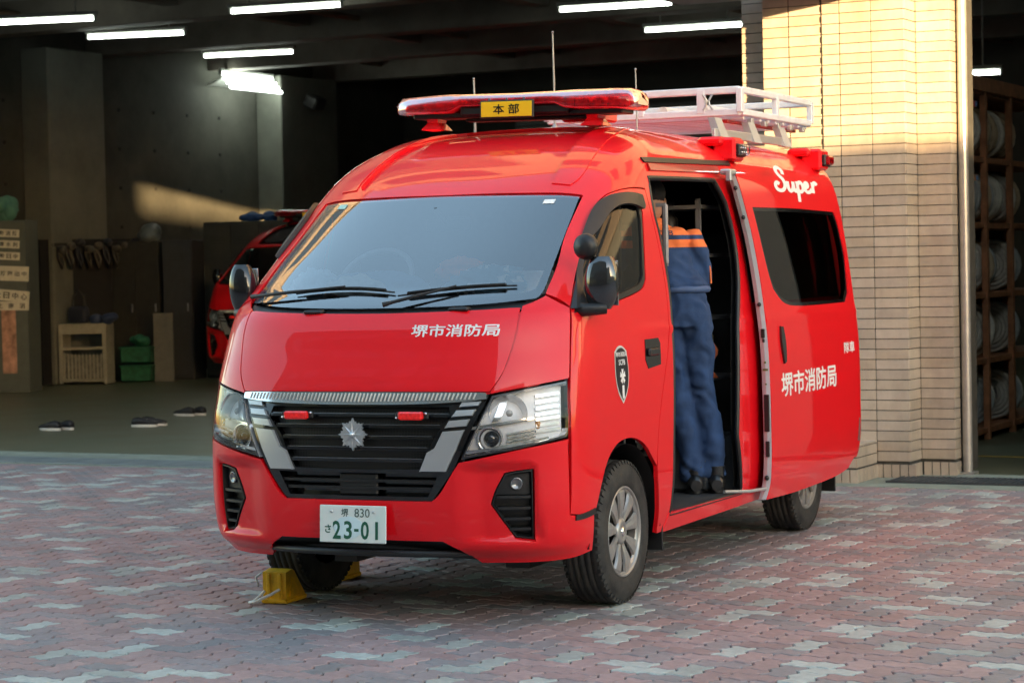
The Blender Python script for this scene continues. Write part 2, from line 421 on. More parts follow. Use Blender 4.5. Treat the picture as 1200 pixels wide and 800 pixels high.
ARCH = [(.94, .255, .62), (.93, .285, .48), (.905, .33, .285)]
# upper body with roof and rear quarters
half = [(0, -.072, 1.938), (.25, -.066, 1.935), (.443, -.050, 1.930), (.60, -.012, 1.926), (.688, .016, 1.915), (.710, -.25, 1.74), (.732, -.43, 1.58), (.749, -.60, 1.462), (.80, -.585, 1.43), (.855, -.57, 1.402)]
half += DOOR[3:17]+ARCH
half += [(.90, 1.2, .285), (.90, 2.46, .285), (.92, 2.50, .46), (.93, 2.60, .62), (.94, 2.76, .73), (.94, 2.94, .775), (.94, 3.12, .73), (.93, 3.28, .62), (.92, 3.38, .46), (.91, 3.40, .33),
         (.90, 3.88, .36), (.86, 3.97, .5), (.86, 3.985, 1.0), (.83, 3.93, 1.5), (.78, 3.84, 2.0), (.5, 3.76, 2.2), (0, 3.72, 2.27)]
OPEN = [(.831, .50, 2.0), (.83, 1.0, 2.01), (.829, 1.50, 2.015), (.847, 1.635, 1.90), (.869, 1.70, 1.726), (.893, 1.70, 1.521), (.911, 1.625, 1.34), (.929, 1.545, 1.162), (.94, 1.484, .67), (.917, 1.58, .355),
        (.92, .462, .364), (.934, .479, .462), (.94, .51, .863), (.926, .55, 1.202), (.915, .57, 1.298), (.9, .585, 1.452), (.882, .565, 1.618), (.868, .54, 1.735), (.854, .50, 1.846)]
RF = sym([(0, -.03, 1.965), (.30, -.015, 1.962), (.48, .03, 1.955), (.50, .07, 1.97), (.475, .30, 2.09), (.45, .55, 2.18), (.43, .80, 2.24), (.40, .95, 2.27), (.36, .99, 2.28), (0, 1.02, 2.31)])
panel('body_shell', sym(half), 'R', red, van, res=.034, gap=g, holes=[OPEN, RF], keep=24, lip=.022)
panel('roof_front', RF, 'R', red, van, res=.04, off=-.018, gap=-.002, lip=0, keep=24)
for s in (1, -1): panel('roof_ridge', [(s*.515, .035, 1.958), (s*.60, .05, 1.945), (s*.625, .12, 1.975), (s*.61, .30, 2.07), (s*.575, .55, 2.14), (s*.55, .80, 2.19), (s*.50, 1.10, 2.25), (s*.445, 1.12, 2.262), (s*.450, .80, 2.235), (s*.465, .55, 2.178), (s*.49, .30, 2.088), (s*.512, .09, 1.975)], 'R', red, van, res=.03, off=.005, lip=.008, keep=24)
panel('rear_body', sym([(0, 0, 2.26), (.5, 0, 2.19), (.77, 0, 1.98), (.83, 0, 1.5), (.86, 0, 1.0), (.86, 0, .5), (.80, 0, .35), (0, 0, .35)]), 'B', red, van, res=.08, gap=g)
# dark liner inside
def inner(P, d=.0): return P
hl_ = [(0, .1, 2.0), (.4, .1, 2.0), (.7, .35, 1.95), (.9, .35, 1.0), (.9, .40, .40), (.9, 2.4, .40), (.93, 2.6, .75), (.93, 3.2, .75), (.9, 3.45, .40), (.9, 3.8, .40), (.85, 3.8, 1.5), (.5, 3.7, 2.2), (0, 3.7, 2.2)]
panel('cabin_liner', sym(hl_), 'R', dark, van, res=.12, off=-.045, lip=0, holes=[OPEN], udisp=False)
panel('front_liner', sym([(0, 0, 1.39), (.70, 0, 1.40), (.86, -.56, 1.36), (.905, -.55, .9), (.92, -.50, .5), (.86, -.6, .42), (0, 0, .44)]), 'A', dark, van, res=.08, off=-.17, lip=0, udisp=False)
# hood, fender corners, bumper
CH = [(0, 0, 1.047), (.606, 0, 1.044)]
panel('hood', sym([(0, 0, 1.386), (.504, 0, 1.397), (.66, 0, 1.406), (.684, 0, 1.404), (.688, 0, 1.34), (.687, 0, 1.276), (.675, 0, 1.19), (.657, 0, 1.112), (.614, 0, 1.043), (0, 0, 1.046)]), 'F', red, van, res=.03, gap=g)
for s in (1, -1):
    f = (lambda P: P) if s == 1 else mir
    panel('front_corner_panel', f([(.684, 0, 1.412), (.722, -.65, 1.432), (.749, -.60, 1.455), (.80, -.585, 1.425), (.855, -.57, 1.396), (.893, -.685, 1.095), (.892, -.70, 1.088), (.76, -.86, 1.062), (.622, -.93, 1.034),
        (.614, 0, 1.043), (.657, 0, 1.112), (.675, 0, 1.19), (.687, 0, 1.276), (.688, 0, 1.34), (.684, 0, 1.404)]), 'A', red, van, res=.025, gap=g, keep=24)
for s in (1, -1):
    f = (lambda P: P) if s == 1 else mir
    panel('seam_flange', f([(.60, 0, 1.385), (.74, 0, 1.395), (.83, -.6, 1.36), (.80, -.8, 1.07), (.57, 0, 1.03)]), 'A', red, van, res=.04, off=-.011, lip=0, udisp=False)
FOG = [(.682, -.93, .690), (.73, -.9, .700), (.790, -.86, .706), (.784, -.85, .39), (.712, -.89, .402), (.622, -.95, .554), (.636, -.94, .61)]
BUMP = [(0, 0, .572), (.362, 0, .572), (.40, 0, .60), (.462, 0, .70), (.492, 0, .742), (.60, 0, .764), (.76, -.88, .802), (.898, -.72, .830), (.9035, -.74, .80), (.9035, -.735, .496), (.934, -.53, .482), (.918, -.514, .312), (.857, -.642, .288),
        (.655, -.817, .286), (.53, -.87, .288), (.46, -.9, .35), (.40, 0, .392), (0, 0, .392)]
bumper = panel('front_bumper', sym(BUMP), 'A', red, van, res=.024, gap=g, holes=[FOG, mir(FOG)], lip=.03)
panel('lower_lip', sym([(0, 0, .392), (.40, 0, .392), (.46, 0, .35), (.54, 0, .296), (.40, 0, .305), (0, 0, .318)]), 'A', blk, van, res=.04, off=-.03, lip=.05, udisp=False)
mb = MB()
sec = []
for i in range(13):
    x = -.56+1.12*i/12; y = -.985+.13*abs(x/.56)**3; z = .328+.0*x; sec.append([(x, y-.02, z), (x, y-.015, z+.02), (x, y+.05, z+.02), (x, y+.05, z-.005), (x, y-.01, z-.008)])
mb.loft(sec).build('lip_strip', blk, van)
# grille
panel('grille_recess', sym([(0, 0, 1.0), (.62, 0, 1.0), (.50, 0, .72), (.36, 0, .57), (0, 0, .57)]), 'F', gblk, van, res=.05, off=-.075, lip=0, udisp=False)
panel('grille_surround', sym([(0, 0, 1.046), (.612, 0, 1.044), (.612, 0, 1.03), (.486, 0, .745), (.462, 0, .70), (.362, 0, .568), (0, 0, .568)]), 'F', gblk, van, res=.03, off=-.012, lip=.06, udisp=False,
      holes=[sym([(0, 0, .985), (.44, 0, .985), (.455, 0, .94), (.385, 0, .86), (.36, 0, .80), (.31, 0, .71), (0, 0, .705)]), sym([(0, 0, .69), (.40, 0, .692), (.345, 0, .588), (0, 0, .588)])])
def wid(z): return float(np.interp(z, [.59, .69, .70, .80, .86, .94, .985], [.345, .40, .31, .36, .385, .455, .44]))
for z in (.948, .897, .847, .797, .747):
    panel('grille_bar', sym([(0, 0, z+.007), (wid(z)-.002, 0, z+.007), (wid(z)-.004, 0, z-.007), (0, 0, z-.007)]), 'F', gblk, van, res=.05, off=-.014, lip=.03, smooth_it=0, udisp=False)
for z in (.948, .897, .847, .797, .747):
    panel('bar_highlight', sym([(0, 0, z+.0095), (wid(z)-.012, 0, z+.0095), (wid(z)-.012, 0, z+.0065), (0, 0, z+.0065)]), 'F', mat('edge_glint', (.30, .31, .33), .25, .8), van, res=.05, off=-.015, lip=.004, smooth_it=0, udisp=False)  # thin grey strips imitate the light highlight along each bar's top edge
mesh_m = bpy.data.materials.new('grille_mesh'); mesh_m.use_nodes = True
nt = mesh_m.node_tree; bs = nt.nodes['Principled BSDF']; tc = nt.nodes.new('ShaderNodeTexCoord'); vo = nt.nodes.new('ShaderNodeTexVoronoi'); vo.inputs['Scale'].default_value = 70; vo.inputs['Randomness'].default_value = 0
nt.links.new(tc.outputs['Object'], vo.inputs['Vector']); rr = nt.nodes.new('ShaderNodeValToRGB'); rr.color_ramp.elements[0].position = .3; rr.color_ramp.elements[0].color = (.002, .002, .002, 1); rr.color_ramp.elements[1].position = .5; rr.color_ramp.elements[1].color = (.02, .02, .022, 1)
nt.links.new(vo.outputs[0], rr.inputs[0]); nt.links.new(rr.outputs[0], bs.inputs['Base Color']); bs.inputs['Roughness'].default_value = .4
panel('grille_mesh', sym([(0, 0, .985), (.45, 0, .985), (.40, 0, .86), (.33, 0, .70), (0, 0, .70)]), 'F', mesh_m, van, res=.05, off=-.05, lip=0, udisp=False)
for z in (.655, .622):
    panel('lower_grille_bar', sym([(0, 0, z+.006), (wid(z)-.002, 0, z+.006), (wid(z)-.004, 0, z-.006), (0, 0, z-.006)]), 'F', blk, van, res=.05, off=-.02, lip=.03, smooth_it=0, udisp=False)
MB().box((.0, -.985, .64), (.19, .03, .10), bev=.008).build('radar_cover', blk, van)
chromebar = panel('chrome_bar', sym([(0, 0, 1.043), (.585, 0, 1.041), (.602, 0, 1.036), (.604, 0, 1.012), (.50, 0, 1.000), (.30, 0, .990), (0, 0, .987)]), 'F', chrome, van, res=.022, off=.010, lip=.03, udisp=False, edge_mat=chrome)
mb = MB()
for i in range(-30, 31):
    x = i*.0185; h = .030-.010*abs(i)/27
    P, n = lift('F', np.array([[x-.006, 1.030-h], [x+.003, 1.037]]), .012, 0, False); d = Vector((.004, 0, 0))
    mb.add([Vector(P[0])-d, Vector(P[0])+d, Vector(P[1])+d, Vector(P[1])-d, Vector(P[0]+n[0]*.003), Vector(P[1]+n[1]*.003)], [(0, 4, 5, 3), (4, 1, 2, 5), (0, 1, 4), (3, 5, 2)])
mb.build('bar_rib', satin, chromebar, kind='stuff')
for s in (1, -1):
    f = (lambda P: P) if s == 1 else mir
    for q in ([(.498, 0, 1.003), (.585, 0, 1.006), (.572, 0, .983), (.487, 0, .978)], [(.478, 0, .968), (.566, 0, .972), (.552, 0, .942), (.458, 0, .936)], [(.45, 0, .925), (.545, 0, .931), (.530, 0, .897), (.430, 0, .889)],
              [(.423, 0, .878), (.523, 0, .886), (.486, 0, .795), (.438, 0, .700), (.312, 0, .700), (.350, 0, .786), (.386, 0, .806)]):
        panel('grille_wing', f(q), 'F', satin, van, res=.02, off=.004, lip=.02, gap=.003, smooth_it=0, udisp=False)
    # headlamp
    HL = f([(.619, -.92, 1.029), (.70, -.87, 1.046), (.78, -.80, 1.062), (.874, -.69, 1.082), (.889, -.70, 1.083), (.8965, -.72, .85), (.893, -.73, .836), (.82, -.85, .815), (.749, -.911, .797), (.60, -.97, .770), (.497, -.995, .750), (.505, -.995, .765)])
    hl = panel('headlight', HL, 'A', mat('lamp_bowl', (.92, .93, .94), .35, .0, var=.06, scale=18), van, res=.02, off=-.042, lip=0, gap=.004, udisp=False)
    refl = mat('reflector', (.88, .89, .90), .18, .5, var=.08, scale=25)
    panel('lamp_frame', HL, 'A', mat('lamp_frame_black', (.10, .10, .11), .2, .5), hl, res=.02, off=-.004, lip=.07, gap=.003, udisp=False, smooth_it=1,
          holes=[f([(.63, -.92, 1.018), (.70, -.87, 1.033), (.78, -.80, 1.049), (.868, -.69, 1.066), (.880, -.70, 1.06), (.886, -.72, .862), (.878, -.73, .85), (.82, -.85, .829), (.749, -.911, .811), (.60, -.97, .786), (.524, -.995, .770)])], edge_mat=refl)
    panel('lamp_lens', HL, 'A', clear, hl, res=.02, off=.002, lip=0, gap=.002, udisp=False)
    def at(u, z, off): return Vector(lift('A', chart_of('A', [(s*u[0], u[1], z)]), off, 0, False)[0][0])
    def nr(u, z): return Vector(lift('A', chart_of('A', [(s*u[0], u[1], z)]), 0, 0, False)[1][0])
    def frame(c, n): return Matrix.Translation(c) @ n.to_track_quat('X', 'Z').to_matrix().to_4x4()
    fw = Vector((s*.25, -1, 0)).normalized()
    c = at((.628, -.955), .842, -.05)
    MB().lathe([(.058, .03), (.052, .032), (.045, .015), (.036, .0)], 28, frame(c, fw)).build('projector_ring', chrome, hl)
    MB().lathe([(.036, .0), (.033, .012), (.024, .024), (.012, .03), (.0005, .032)], 24, frame(c, fw)).build('projector_lens', mat('lens_dark', (.02, .025, .03), .03, coat=1, var=0), hl)
    c2 = at((.70, -.90), .965, -.055)
    MB().lathe([(.085, .035), (.075, .02), (.055, .0), (.03, -.015), (.0005, -.02)], 30, frame(c2, fw), a0=-.4, a1=3.6).build('high_beam_bowl', refl, hl)
    MB().sphere(c2+fw*.01, .016, 10, 8).build('bulb', mat('bulb_glass', (.5, .5, .48), .1), hl)
    a = panel('lamp_divider', f([(.545, -.98, .895), (.66, -.93, .915), (.78, -.82, .935), (.78, -.82, .925), (.66, -.93, .903), (.545, -.98, .883)]), 'A', chrome, hl, res=.02, off=-.02, lip=.03, smooth_it=0, udisp=False)
    panel('lamp_sill', f([(.52, -.98, .776), (.66, -.93, .798), (.84, -.80, .832), (.84, -.80, .846), (.66, -.93, .812), (.525, -.98, .790)]), 'A', chrome, hl, res=.02, off=-.012, lip=.03, smooth_it=0, udisp=False)
    panel('lamp_step', f([(.63, -.95, .915), (.66, -.93, 1.00), (.69, -.90, 1.012), (.665, -.93, .93)]), 'A', chrome, hl, res=.02, off=-.03, lip=.02, smooth_it=0, udisp=False)
    for k in range(3): panel('lamp_blade', f([(.685, -.9, .825+.016*k), (.79, -.82, .845+.016*k), (.79, -.82, .853+.016*k), (.685, -.9, .833+.016*k)]), 'A', chrome, hl, res=.02, off=-.025, lip=.02, smooth_it=0, udisp=False)
    for k in range(7):
        z0 = .862+.026*k
        panel('lamp_rib', f([(.79, -.81, z0+.014), (.872, -.72, z0+.022), (.872, -.72, z0+.008), (.79, -.81, z0)]), 'A', refl, hl, res=.02, off=-.03-.004*(k % 2), lip=.02, smooth_it=0, udisp=False)
    MB().sphere(at((.80, -.80), .90, -.045), (.014, .014, .020), 12, 8).build('indicator_bulb', mat('amber_bulb', (.6, .28, .08), .15, coat=1, var=.1), hl)
    # fog pocket
    fp = panel('fog_pocket', f(FOG), 'A', blk, van, res=.03, off=-.075, lip=0, gap=-.01, udisp=False)
    ins = [(.692, -.92, .682), (.73, -.9, .690), (.779, -.86, .695), (.774, -.85, .402), (.718, -.89, .412), (.633, -.95, .555), (.646, -.94, .606)]
    panel('fog_bezel', f(FOG), 'A', blk, fp, res=.03, off=-.024, lip=.05, gap=.002, holes=[f(ins)], udisp=False)
    def xin(z): return float(np.interp(z, [.41, .555, .61, .68], [.716, .633, .646, .69]))
    for z in (.585, .535, .487, .44):
        panel('slat', f([(xin(z), -.93, z+.006), (.776, -.86, z+.006), (.776, -.86, z-.006), (xin(z), -.93, z-.006)]), 'A', blk, fp, res=.03, off=-.03, lip=.04, smooth_it=0, udisp=False)
    panel('fog_plate', f([(.66, -.93, .675), (.779, -.86, .69), (.779, -.86, .595), (.64, -.94, .595)]), 'A', blk, fp, res=.03, off=-.05, lip=.02, smooth_it=0, udisp=False)
    cf = at((.722, -.89), .643, -.05)
    MB().lathe([(.027, .0), (.027, .010), (.021, .008), (.012, .002), (.0005, .001)], 20, frame(cf, nr((.722, -.89), .643))).build('fog_lamp', mat('fog_glass', (.22, .22, .23), .15, .7), fp)
# red grille flashers and badge
for s in (1, -1):
    o = MB().box((s*.285, -1.035, .945), (.118, .03, .036), bev=.007).build('grille_flasher', mat('flasher_red', (.65, .01, .01), .12, coat=1, var=.3, scale=60, emit=(1, .03, .02, .02)), van)
    MB().box((s*.285, -1.022, .945), (.158, .016, .030), bev=.004).build('flasher_bracket', blk, o)
    for q in (-1, 1): MB().lathe([(.005, .0), (.005, .004), (.0005, .005)], 8, Matrix.Translation((s*.285+q*.072, -1.031, .945+.01*q)) @ Matrix.Rotation(-math.pi/2, 4, 'Z')).build('screw', chrome, o)
mb = MB()
star = []
for k in range(8):
    for da, r in ((-.37, .048), (-.25, .060), (-.13, .056), (0, .072), (.13, .056), (.25, .060)):
        a = k*math.pi/4+da; star.append((r*math.cos(a), r*math.sin(a)))
mb.prism(star, 1, -.006, .006)
for k in range(8):
    a = k*math.pi/4; d = Vector((math.cos(a), 0, math.sin(a))); w = Vector((-math.sin(a), 0, math.cos(a)))*.006
    mb.add([w, d*.062, -w, Vector((0, -.018, 0)), d*.05+Vector((0, -.010, 0))], [(0, 3, 4, 1), (2, 1, 4, 3)])
mb.sphere((0, -.012, 0), .009, 10, 6)
mb.build('grille_badge', mat('badge_silver', (.72, .73, .74), .3, .85, var=.1, scale=40), van, loc=(.004, -1.045, .862))
# number plate
plate = MB().box((0, 0, 0), (.33, .008, .165), bev=.0035).build('number_plate', mat('plate_white', (.78, .80, .77), .35, var=.03, scale=12, col2=(.66, .78, .74, 1)), van, loc=(.0, -1.058, .468))
plate.rotation_euler = (R(-3), 0, 0)
grn = mat('plate_green', (.01, .10, .055), .5, var=0); gry = mat('plate_print', (.52, .55, .55), .5, var=0)
PM = lambda x, z: Matrix.Translation((x, -.0055, z)) @ Matrix.Rotation(math.pi/2, 4, 'X')
text_flat('plate_region', '堺', PM(-.038, .050), .036, .036, mat('plate_dark', (.05, .09, .08), .5, var=0), plate, .01)
text_flat('plate_class', '830', PM(.048, .050), .075, .038, MATS['plate_dark'], plate, .0)
text_flat('plate_kana', 'さ', PM(-.122, -.022), .03, .036, grn, plate, .02)
for i, (ch, x) in enumerate((('2', -.078), ('3', -.022), ('-', .020), ('0', .062), ('1', .120))):
    if ch == '-': MB().box((x, -.0055, -.026), (.022, .001, .012)).build('plate_dash', grn, plate)
    elif ch == '1': MB().box((x, -.0055, -.026), (.013, .001, .078)).build('plate_digit', grn, plate)
    else: text_flat('plate_digit', ch, PM(x, -.026), .040, .080, grn, plate, .022)
for s in (-1, 1):
    MB().lathe([(.007, 0), (.006, .004), (.0005, .004)], 10, Matrix.Translation((s*.105, -.004, .055)) @ Matrix.Rotation(-math.pi/2, 4, 'Z')).build('plate_bolt', gry, plate)
MB().sphere((-.02, -.0045, -.015), (.075, .0006, .05), 20, 6).build('plate_print', mat('plate_tint', (.62, .78, .82), .4, var=.05), plate)
# windscreen, cowl, wipers
ws = panel('windscreen', sym(WS), 'F', ws_glass, van, res=.04, off=-.004, lip=0, udisp=False, gap=.002)
inn = sym([(0, 0, 1.918), (.443, 0, 1.910), (.632, 0, 1.900), (.652, 0, 1.885), (.676, 0, 1.74), (.69, 0, 1.58), (.695, 0, 1.49), (.66, 0, 1.474), (.504, 0, 1.458), (0, 0, 1.452)])
panel('glass_border', sym(WS), 'F', gblk, ws, res=.04, off=-.009, lip=0, udisp=False, holes=[inn], gap=.002)
panel('cowl', sym([(0, 0, 1.414), (.504, 0, 1.424), (.73, 0, 1.444), (.725, 0, 1.422), (.676, 0, 1.400), (.504, 0, 1.388), (0, 0, 1.378)]), 'F', blk, van, res=.03, off=-.018, lip=.03, udisp=False)
for s, cx, cz in ((-1, -.30, 1.40), (1, .42, 1.405)):
    P = lift('F', np.array([[cx, cz]]), -.006, 0, False)[0][0]
    MB().box(P, (.10, .05, .02), bev=.008).build('cowl_cap', blk, van)
for x0, z0, x1, b0, b1, zf in ((-.72, 1.450, -.20, -.46, .06, lambda t: 1.474+.016*math.sin(math.pi*t)), (.055, 1.408, .36, .09, .62, lambda t: 1.458+.036*math.sin(math.pi*t*.5))):
    tm = (x1-b0)/(b1-b0); z1 = zf(tm)
    P = lift('F', np.array([[x0+(x1-x0)*t, z0+(z1-z0)*t] for t in np.linspace(0, 1, 9)]), .022, 0, False)[0]; w = MB().tube(P, [.012]+[.008]*4+[.006]*4, 8).build('wiper', blk, van)
    ub = np.array([[b0+(b1-b0)*t, zf(t)] for t in np.linspace(0, 1, 12)])
    PB = lift('F', ub, .006, 0, False)[0]; PC = lift('F', ub, .016, 0, False)[0]
    mb = MB(); mb.tube(PB, .0045, 6); mb.tube(PC[1:-1], .006, 6)
    for k in (1, 4, 7, 10): mb.tube([PB[k], PC[k]], .006, 6)
    mb.build('wiper_blade', blk, w)
for x, z, w_, h_, m_ in ((.555, 1.885, .05, .020, wht), (-.545, 1.893, .05, .022, mat('sticker_green', (.35, .6, .55), .4))):
    P, n = lift('F', np.array([[x-w_/2, z-h_/2], [x+w_/2, z-h_/2], [x+w_/2, z+h_/2], [x-w_/2, z+h_/2]]), -.002, 0, False)
    MB().add(P, [(0, 1, 2, 3)]).build('inspection_sticker', m_, ws)
text_on('hood_lettering', '堺市消防局', 'F', (.222, 1.282), (.622, 1.336), wht, van, off=.001, bold=.02)
# front doors
GL = [(.866, -.56, 1.372), (.805, -.375, 1.575), (.774, -.20, 1.712), (.764, -.05, 1.820), (.781, .06, 1.872), (.813, .15, 1.892), (.848, .325, 1.890), (.858, .35, 1.83), (.893, .275, 1.51), (.895, .24, 1.475), (.899, .17, 1.452), (.904, -.164, 1.41)]
GI = [(.866, -.475, 1.400), (.805, -.335, 1.575), (.774, -.175, 1.695), (.764, -.04, 1.79), (.781, .07, 1.845), (.813, .16, 1.862), (.848, .300, 1.860), (.858, .318, 1.80), (.893, .25, 1.53), (.895, .22, 1.50), (.899, .16, 1.48), (.904, -.164, 1.435)]
for s in (1, -1):
    f = (lambda P: P) if s == 1 else mir
    d = panel('front_door', f(DOOR), 'R', red, van, res=.03, gap=g+.0005, holes=[f(GL)], lip=.02, keep=24, label=None)
    panel('door_trim', f([(.9, -.66, .7), (.85, -.54, 1.40), (.76, .0, 1.80), (.83, .36, 1.92), (.9, .50, 1.4), (.93, .38, 1.0), (.94, .22, .82), (.94, -.3, .82)]), 'R', dark, d, res=.06, off=-.05, lip=0, holes=[f(GI)], udisp=False)
    panel('window_seal', f(GL), 'R', blk, d, res=.03, off=-.003, lip=.02, holes=[f(GI)], udisp=False, gap=.001)
    panel('door_glass', f(GI), 'R', tint_glass, d, res=.04, off=-.010, lip=0, gap=-.004, udisp=False)
    v = panel('rain_visor', f([(.80, -.30, 1.66), (.774, -.19, 1.742), (.762, -.04, 1.853), (.781, .06, 1.898), (.813, .15, 1.915), (.848, .335, 1.912), (.855, .352, 1.862), (.84, .335, 1.828), (.79, .13, 1.822), (.775, .02, 1.786), (.775, -.12, 1.70)]), 'R', blk, d, res=.03, off=.022, lip=.02, udisp=False)
    h = panel('handle_cup', f([(.924, .165, 1.226), (.925, .345, 1.228), (.925, .365, 1.20), (.933, .35, 1.10), (.93, .18, 1.088), (.92, .150, 1.13)]), 'R', gblk, d, res=.02, off=.003, lip=.006, udisp=False)
    P, n = lift('R', chart_of('R', np.array([(s*.93, .245, 1.165)])), .010, 0, False); P = P[0]
    MB().box(P, (.022, .14, .04), bev=.014).build('door_handle', mat('handle_black', (.02, .02, .022), .25, coat=.5), h)
    P = lift('R', chart_of('R', np.array([(s*.905, -.66, .488), (s*.935, -.45, .50)])), .004, 0, False)[0]
    panel('trim_strip', f([(.905, -.70, .497), (.935, -.535, .508), (.935, -.53, .482), (.905, -.70, .472)]), 'R', blk, van, res=.03, off=.006, lip=.01, smooth_it=0, udisp=False)
    # mirrors
    mi = link('wing_mirror', None, van, (0 if s == 1 else .075, 0, 0))
    X = lambda x: s*x
    mb = MB(); P = lift('R', chart_of('R', np.array([(X(.86), -.575, 1.395), (X(.865), -.50, 1.39), (X(.82), -.40, 1.545), (X(.83), -.44, 1.50)])), .004, 0, False)[0]
    mb.add([tuple(P[0]), tuple(P[1]), tuple(P[2]), tuple(P[0]+[X(.03), 0, 0]), tuple(P[1]+[X(.03), 0, 0])], [(0, 1, 2), (3, 2, 4), (3, 4, 1, 0), (0, 2, 3), (1, 4, 2)])
    mb.tube([(X(.86), -.52, 1.395), (X(.90), -.52, 1.385), (X(.985), -.47, 1.39)], [.028, .03, .026], 10)
    mb.build('mirror_arm', blk, mi)
    secs = []
    for t, zz in enumerate(np.linspace(0, 1, 11)):
        z = 1.385+.235*zz; k = math.sin(math.pi*min(max(zz*.9+.05, 0), 1))**.35
        wx = (.078 if s == 1 else .066)*k; wy = .058*k; cx = .955+.012*zz; cy = -.455
        ring = []
        for q in range(20):
            a = 2*math.pi*q/20; ca, sa = math.cos(a), math.sin(a)
            ring.append((X(cx+wx*abs(ca)**.7*(1 if ca > 0 else -1)), cy+(wy*abs(sa)**.75*(1 if sa > 0 else -.95) if sa <= 0 else .035*abs(sa)**.4), z))
        secs.append(ring)
    MB().loft(secs).build('mirror_housing', mat('mirror_chrome', (.10, .10, .105), .10, .9, coat=.5, var=.05) if s == 1 else gblk, mi)
    MB().box((X(.962), -.418, 1.50), (.125, .004, .20), bev=.001).build('mirror_glass', chrome, mi)
    if s == 1:
        MB().lathe([(.0005, -.046), (.035, -.040), (.055, -.022), (.060, 0), (.056, .016), (.0005, .018)], 24, Matrix.Translation((.893, -.465, 1.665)) @ Matrix.Rotation(R(75), 4, 'Z')).tube([(.90, -.455, 1.66), (.925, -.45, 1.60)], .018, 8).build('blind_spot_mirror', blk, mi)
# badge on door
def S2(p): return (0, p[0], p[1])
sh = [(-.165, 1.212), (-.13, 1.207), (-.090, 1.185), (-.078, 1.10), (-.085, 1.04), (-.115, .985), (-.165, .945)]
shp = [S2(p) for p in sh]+[S2((-.33-p[0], p[1])) for p in reversed(sh[:-1])][:-1]
def shrink(P, k): c = np.mean(np.array(P), 0); return [tuple(c+(np.array(p)-c)*k) for p in P]
bd = panel('door_badge', shp, 'S', mat('badge_white', (.62, .62, .58), .4, var=0), van, res=.02, off=.002, lip=0, keep=50, udisp=False)
panel('badge_field', shrink(shp, .91), 'S', mat('badge_black', (.015, .015, .02), .4, var=0), bd, res=.02, off=.0032, lip=0, keep=50, udisp=False)
text_on('badge_lettering', '堺市消防局', 'S', (-.232, 1.160), (-.098, 1.183), wht, bd, off=.0045, bold=.02)
text_on('badge_lettering', 'SCFB', 'S', (-.205, 1.122), (-.125, 1.148), wht, bd, off=.0045, bold=.03)
mb = MB(); V = []; Fc = []
for k in range(5):
    a = math.pi/2+k*2*math.pi/5; n0 = len(V)
    for da, r in ((-.62, .013), (-.35, .036), (0, .030), (.35, .036), (.62, .013)): V.append((r*math.cos(a+da), r*math.sin(a+da)))
    V.append((0, 0)); Fc += [(n0+5, n0+i, n0+i+1) for i in range(4)]
V = np.array(V); text_on('badge_blossom', '', 'S', (-.165-.036, 1.07-.036), (-.165+.036, 1.07+.036), wht, bd, off=.0045, geo=(V, Fc))
panel('badge_stripe', [S2(p) for p in ((-.178, 1.03), (-.152, 1.03), (-.152, .975), (-.165, .965), (-.178, .975))], 'S', wht, bd, res=.02, off=.0045, lip=0, smooth_it=0, udisp=False)
# sliding door, pushed back along its rail and standing off the body
XO = .085
SD = [(.905, 1.62, 2.052), (.932, 1.68, 1.897), (.954, 1.745, 1.724), (.981, 1.785, 1.495), (.997, 1.797, 1.325), (1.014, 1.797, 1.165), (1.019, 1.797, 1.087), (1.025, 1.799, .775), (1.023, 1.806, .522), (1.006, 1.82, .366), (.99, 1.80, .300),
      (.985, 2.39, .285), (.989, 3.196, .297), (1.004, 3.40, .325), (1.0, 3.52, .40), (1.02, 3.56, .6), (1.02, 3.585, 1.0), (.99, 3.58, 1.5), (.94, 3.53, 1.9), (.91, 3.45, 2.052)]
SW = [(.936, 1.81, 1.872), (.935, 2.568, 1.878), (.936, 3.38, 1.866), (.951, 3.44, 1.80), (.966, 3.50, 1.60), (.994, 3.47, 1.38), (.998, 3.40, 1.325), (.997, 2.362, 1.322), (.991, 2.13, 1.350), (.985, 1.99, 1.43), (.975, 1.93, 1.52)]
sdoor = panel('sliding_door', SD, 'S', red, van, res=.03, off=0, xoff=XO, holes=[SW], lip=.02, keep=24, label='open sliding door with dark window and white lettering')
panel('window_glass', SW, 'S', tint_glass, sdoor, res=.05, off=-.006, xoff=XO, lip=0, gap=-.004, udisp=False)
panel('window_frame', SW, 'S', gblk, sdoor, res=.04, off=-.004, xoff=XO, lip=.03, holes=[[(p[0], 2.7+(p[1]-2.7)*.965, 1.6+(p[2]-1.6)*.925) for p in SW]], udisp=False, gap=.001)
panel('inner_skin', SD, 'S', mat('door_inner_dark', (.02, .02, .022), .6), sdoor, res=.08, off=0, xoff=.040, lip=0, gap=.004, udisp=False, holes=[SW])
edgep = np.array([q for q in smooth_poly(SD, 2, 24) if q[1] < 1.86 and q[2] < 2.06]); edgep = edgep[np.argsort(-edgep[:, 2])]
zz_ = np.linspace(2.05, .30, 46); edgep = np.stack([np.interp(-zz_, -edgep[:, 2], edgep[:, k]) for k in range(3)], 1)
uv = chart_of('S', edgep); sec = []
Po = lift('S', uv, 0, XO, False)[0]; Pi = lift('S', uv, 0, .038, False)[0]
for a, b in zip(Po, Pi):
    a = a-np.array([.003, 0, 0]); m_ = (a+b)/2
    sec.append([tuple(a), tuple(m_+[0, -.006, 0]), tuple(b), tuple(b+[0, .012, 0]), tuple(a+[0, .012, 0])])
eg = MB().loft(sec, smooth=False).build('door_edge', edge, sdoor)
def edge_at(z):
    i = int(np.argmin(np.abs(Po[:, 2]-z))); return (Po[i]+Pi[i])/2
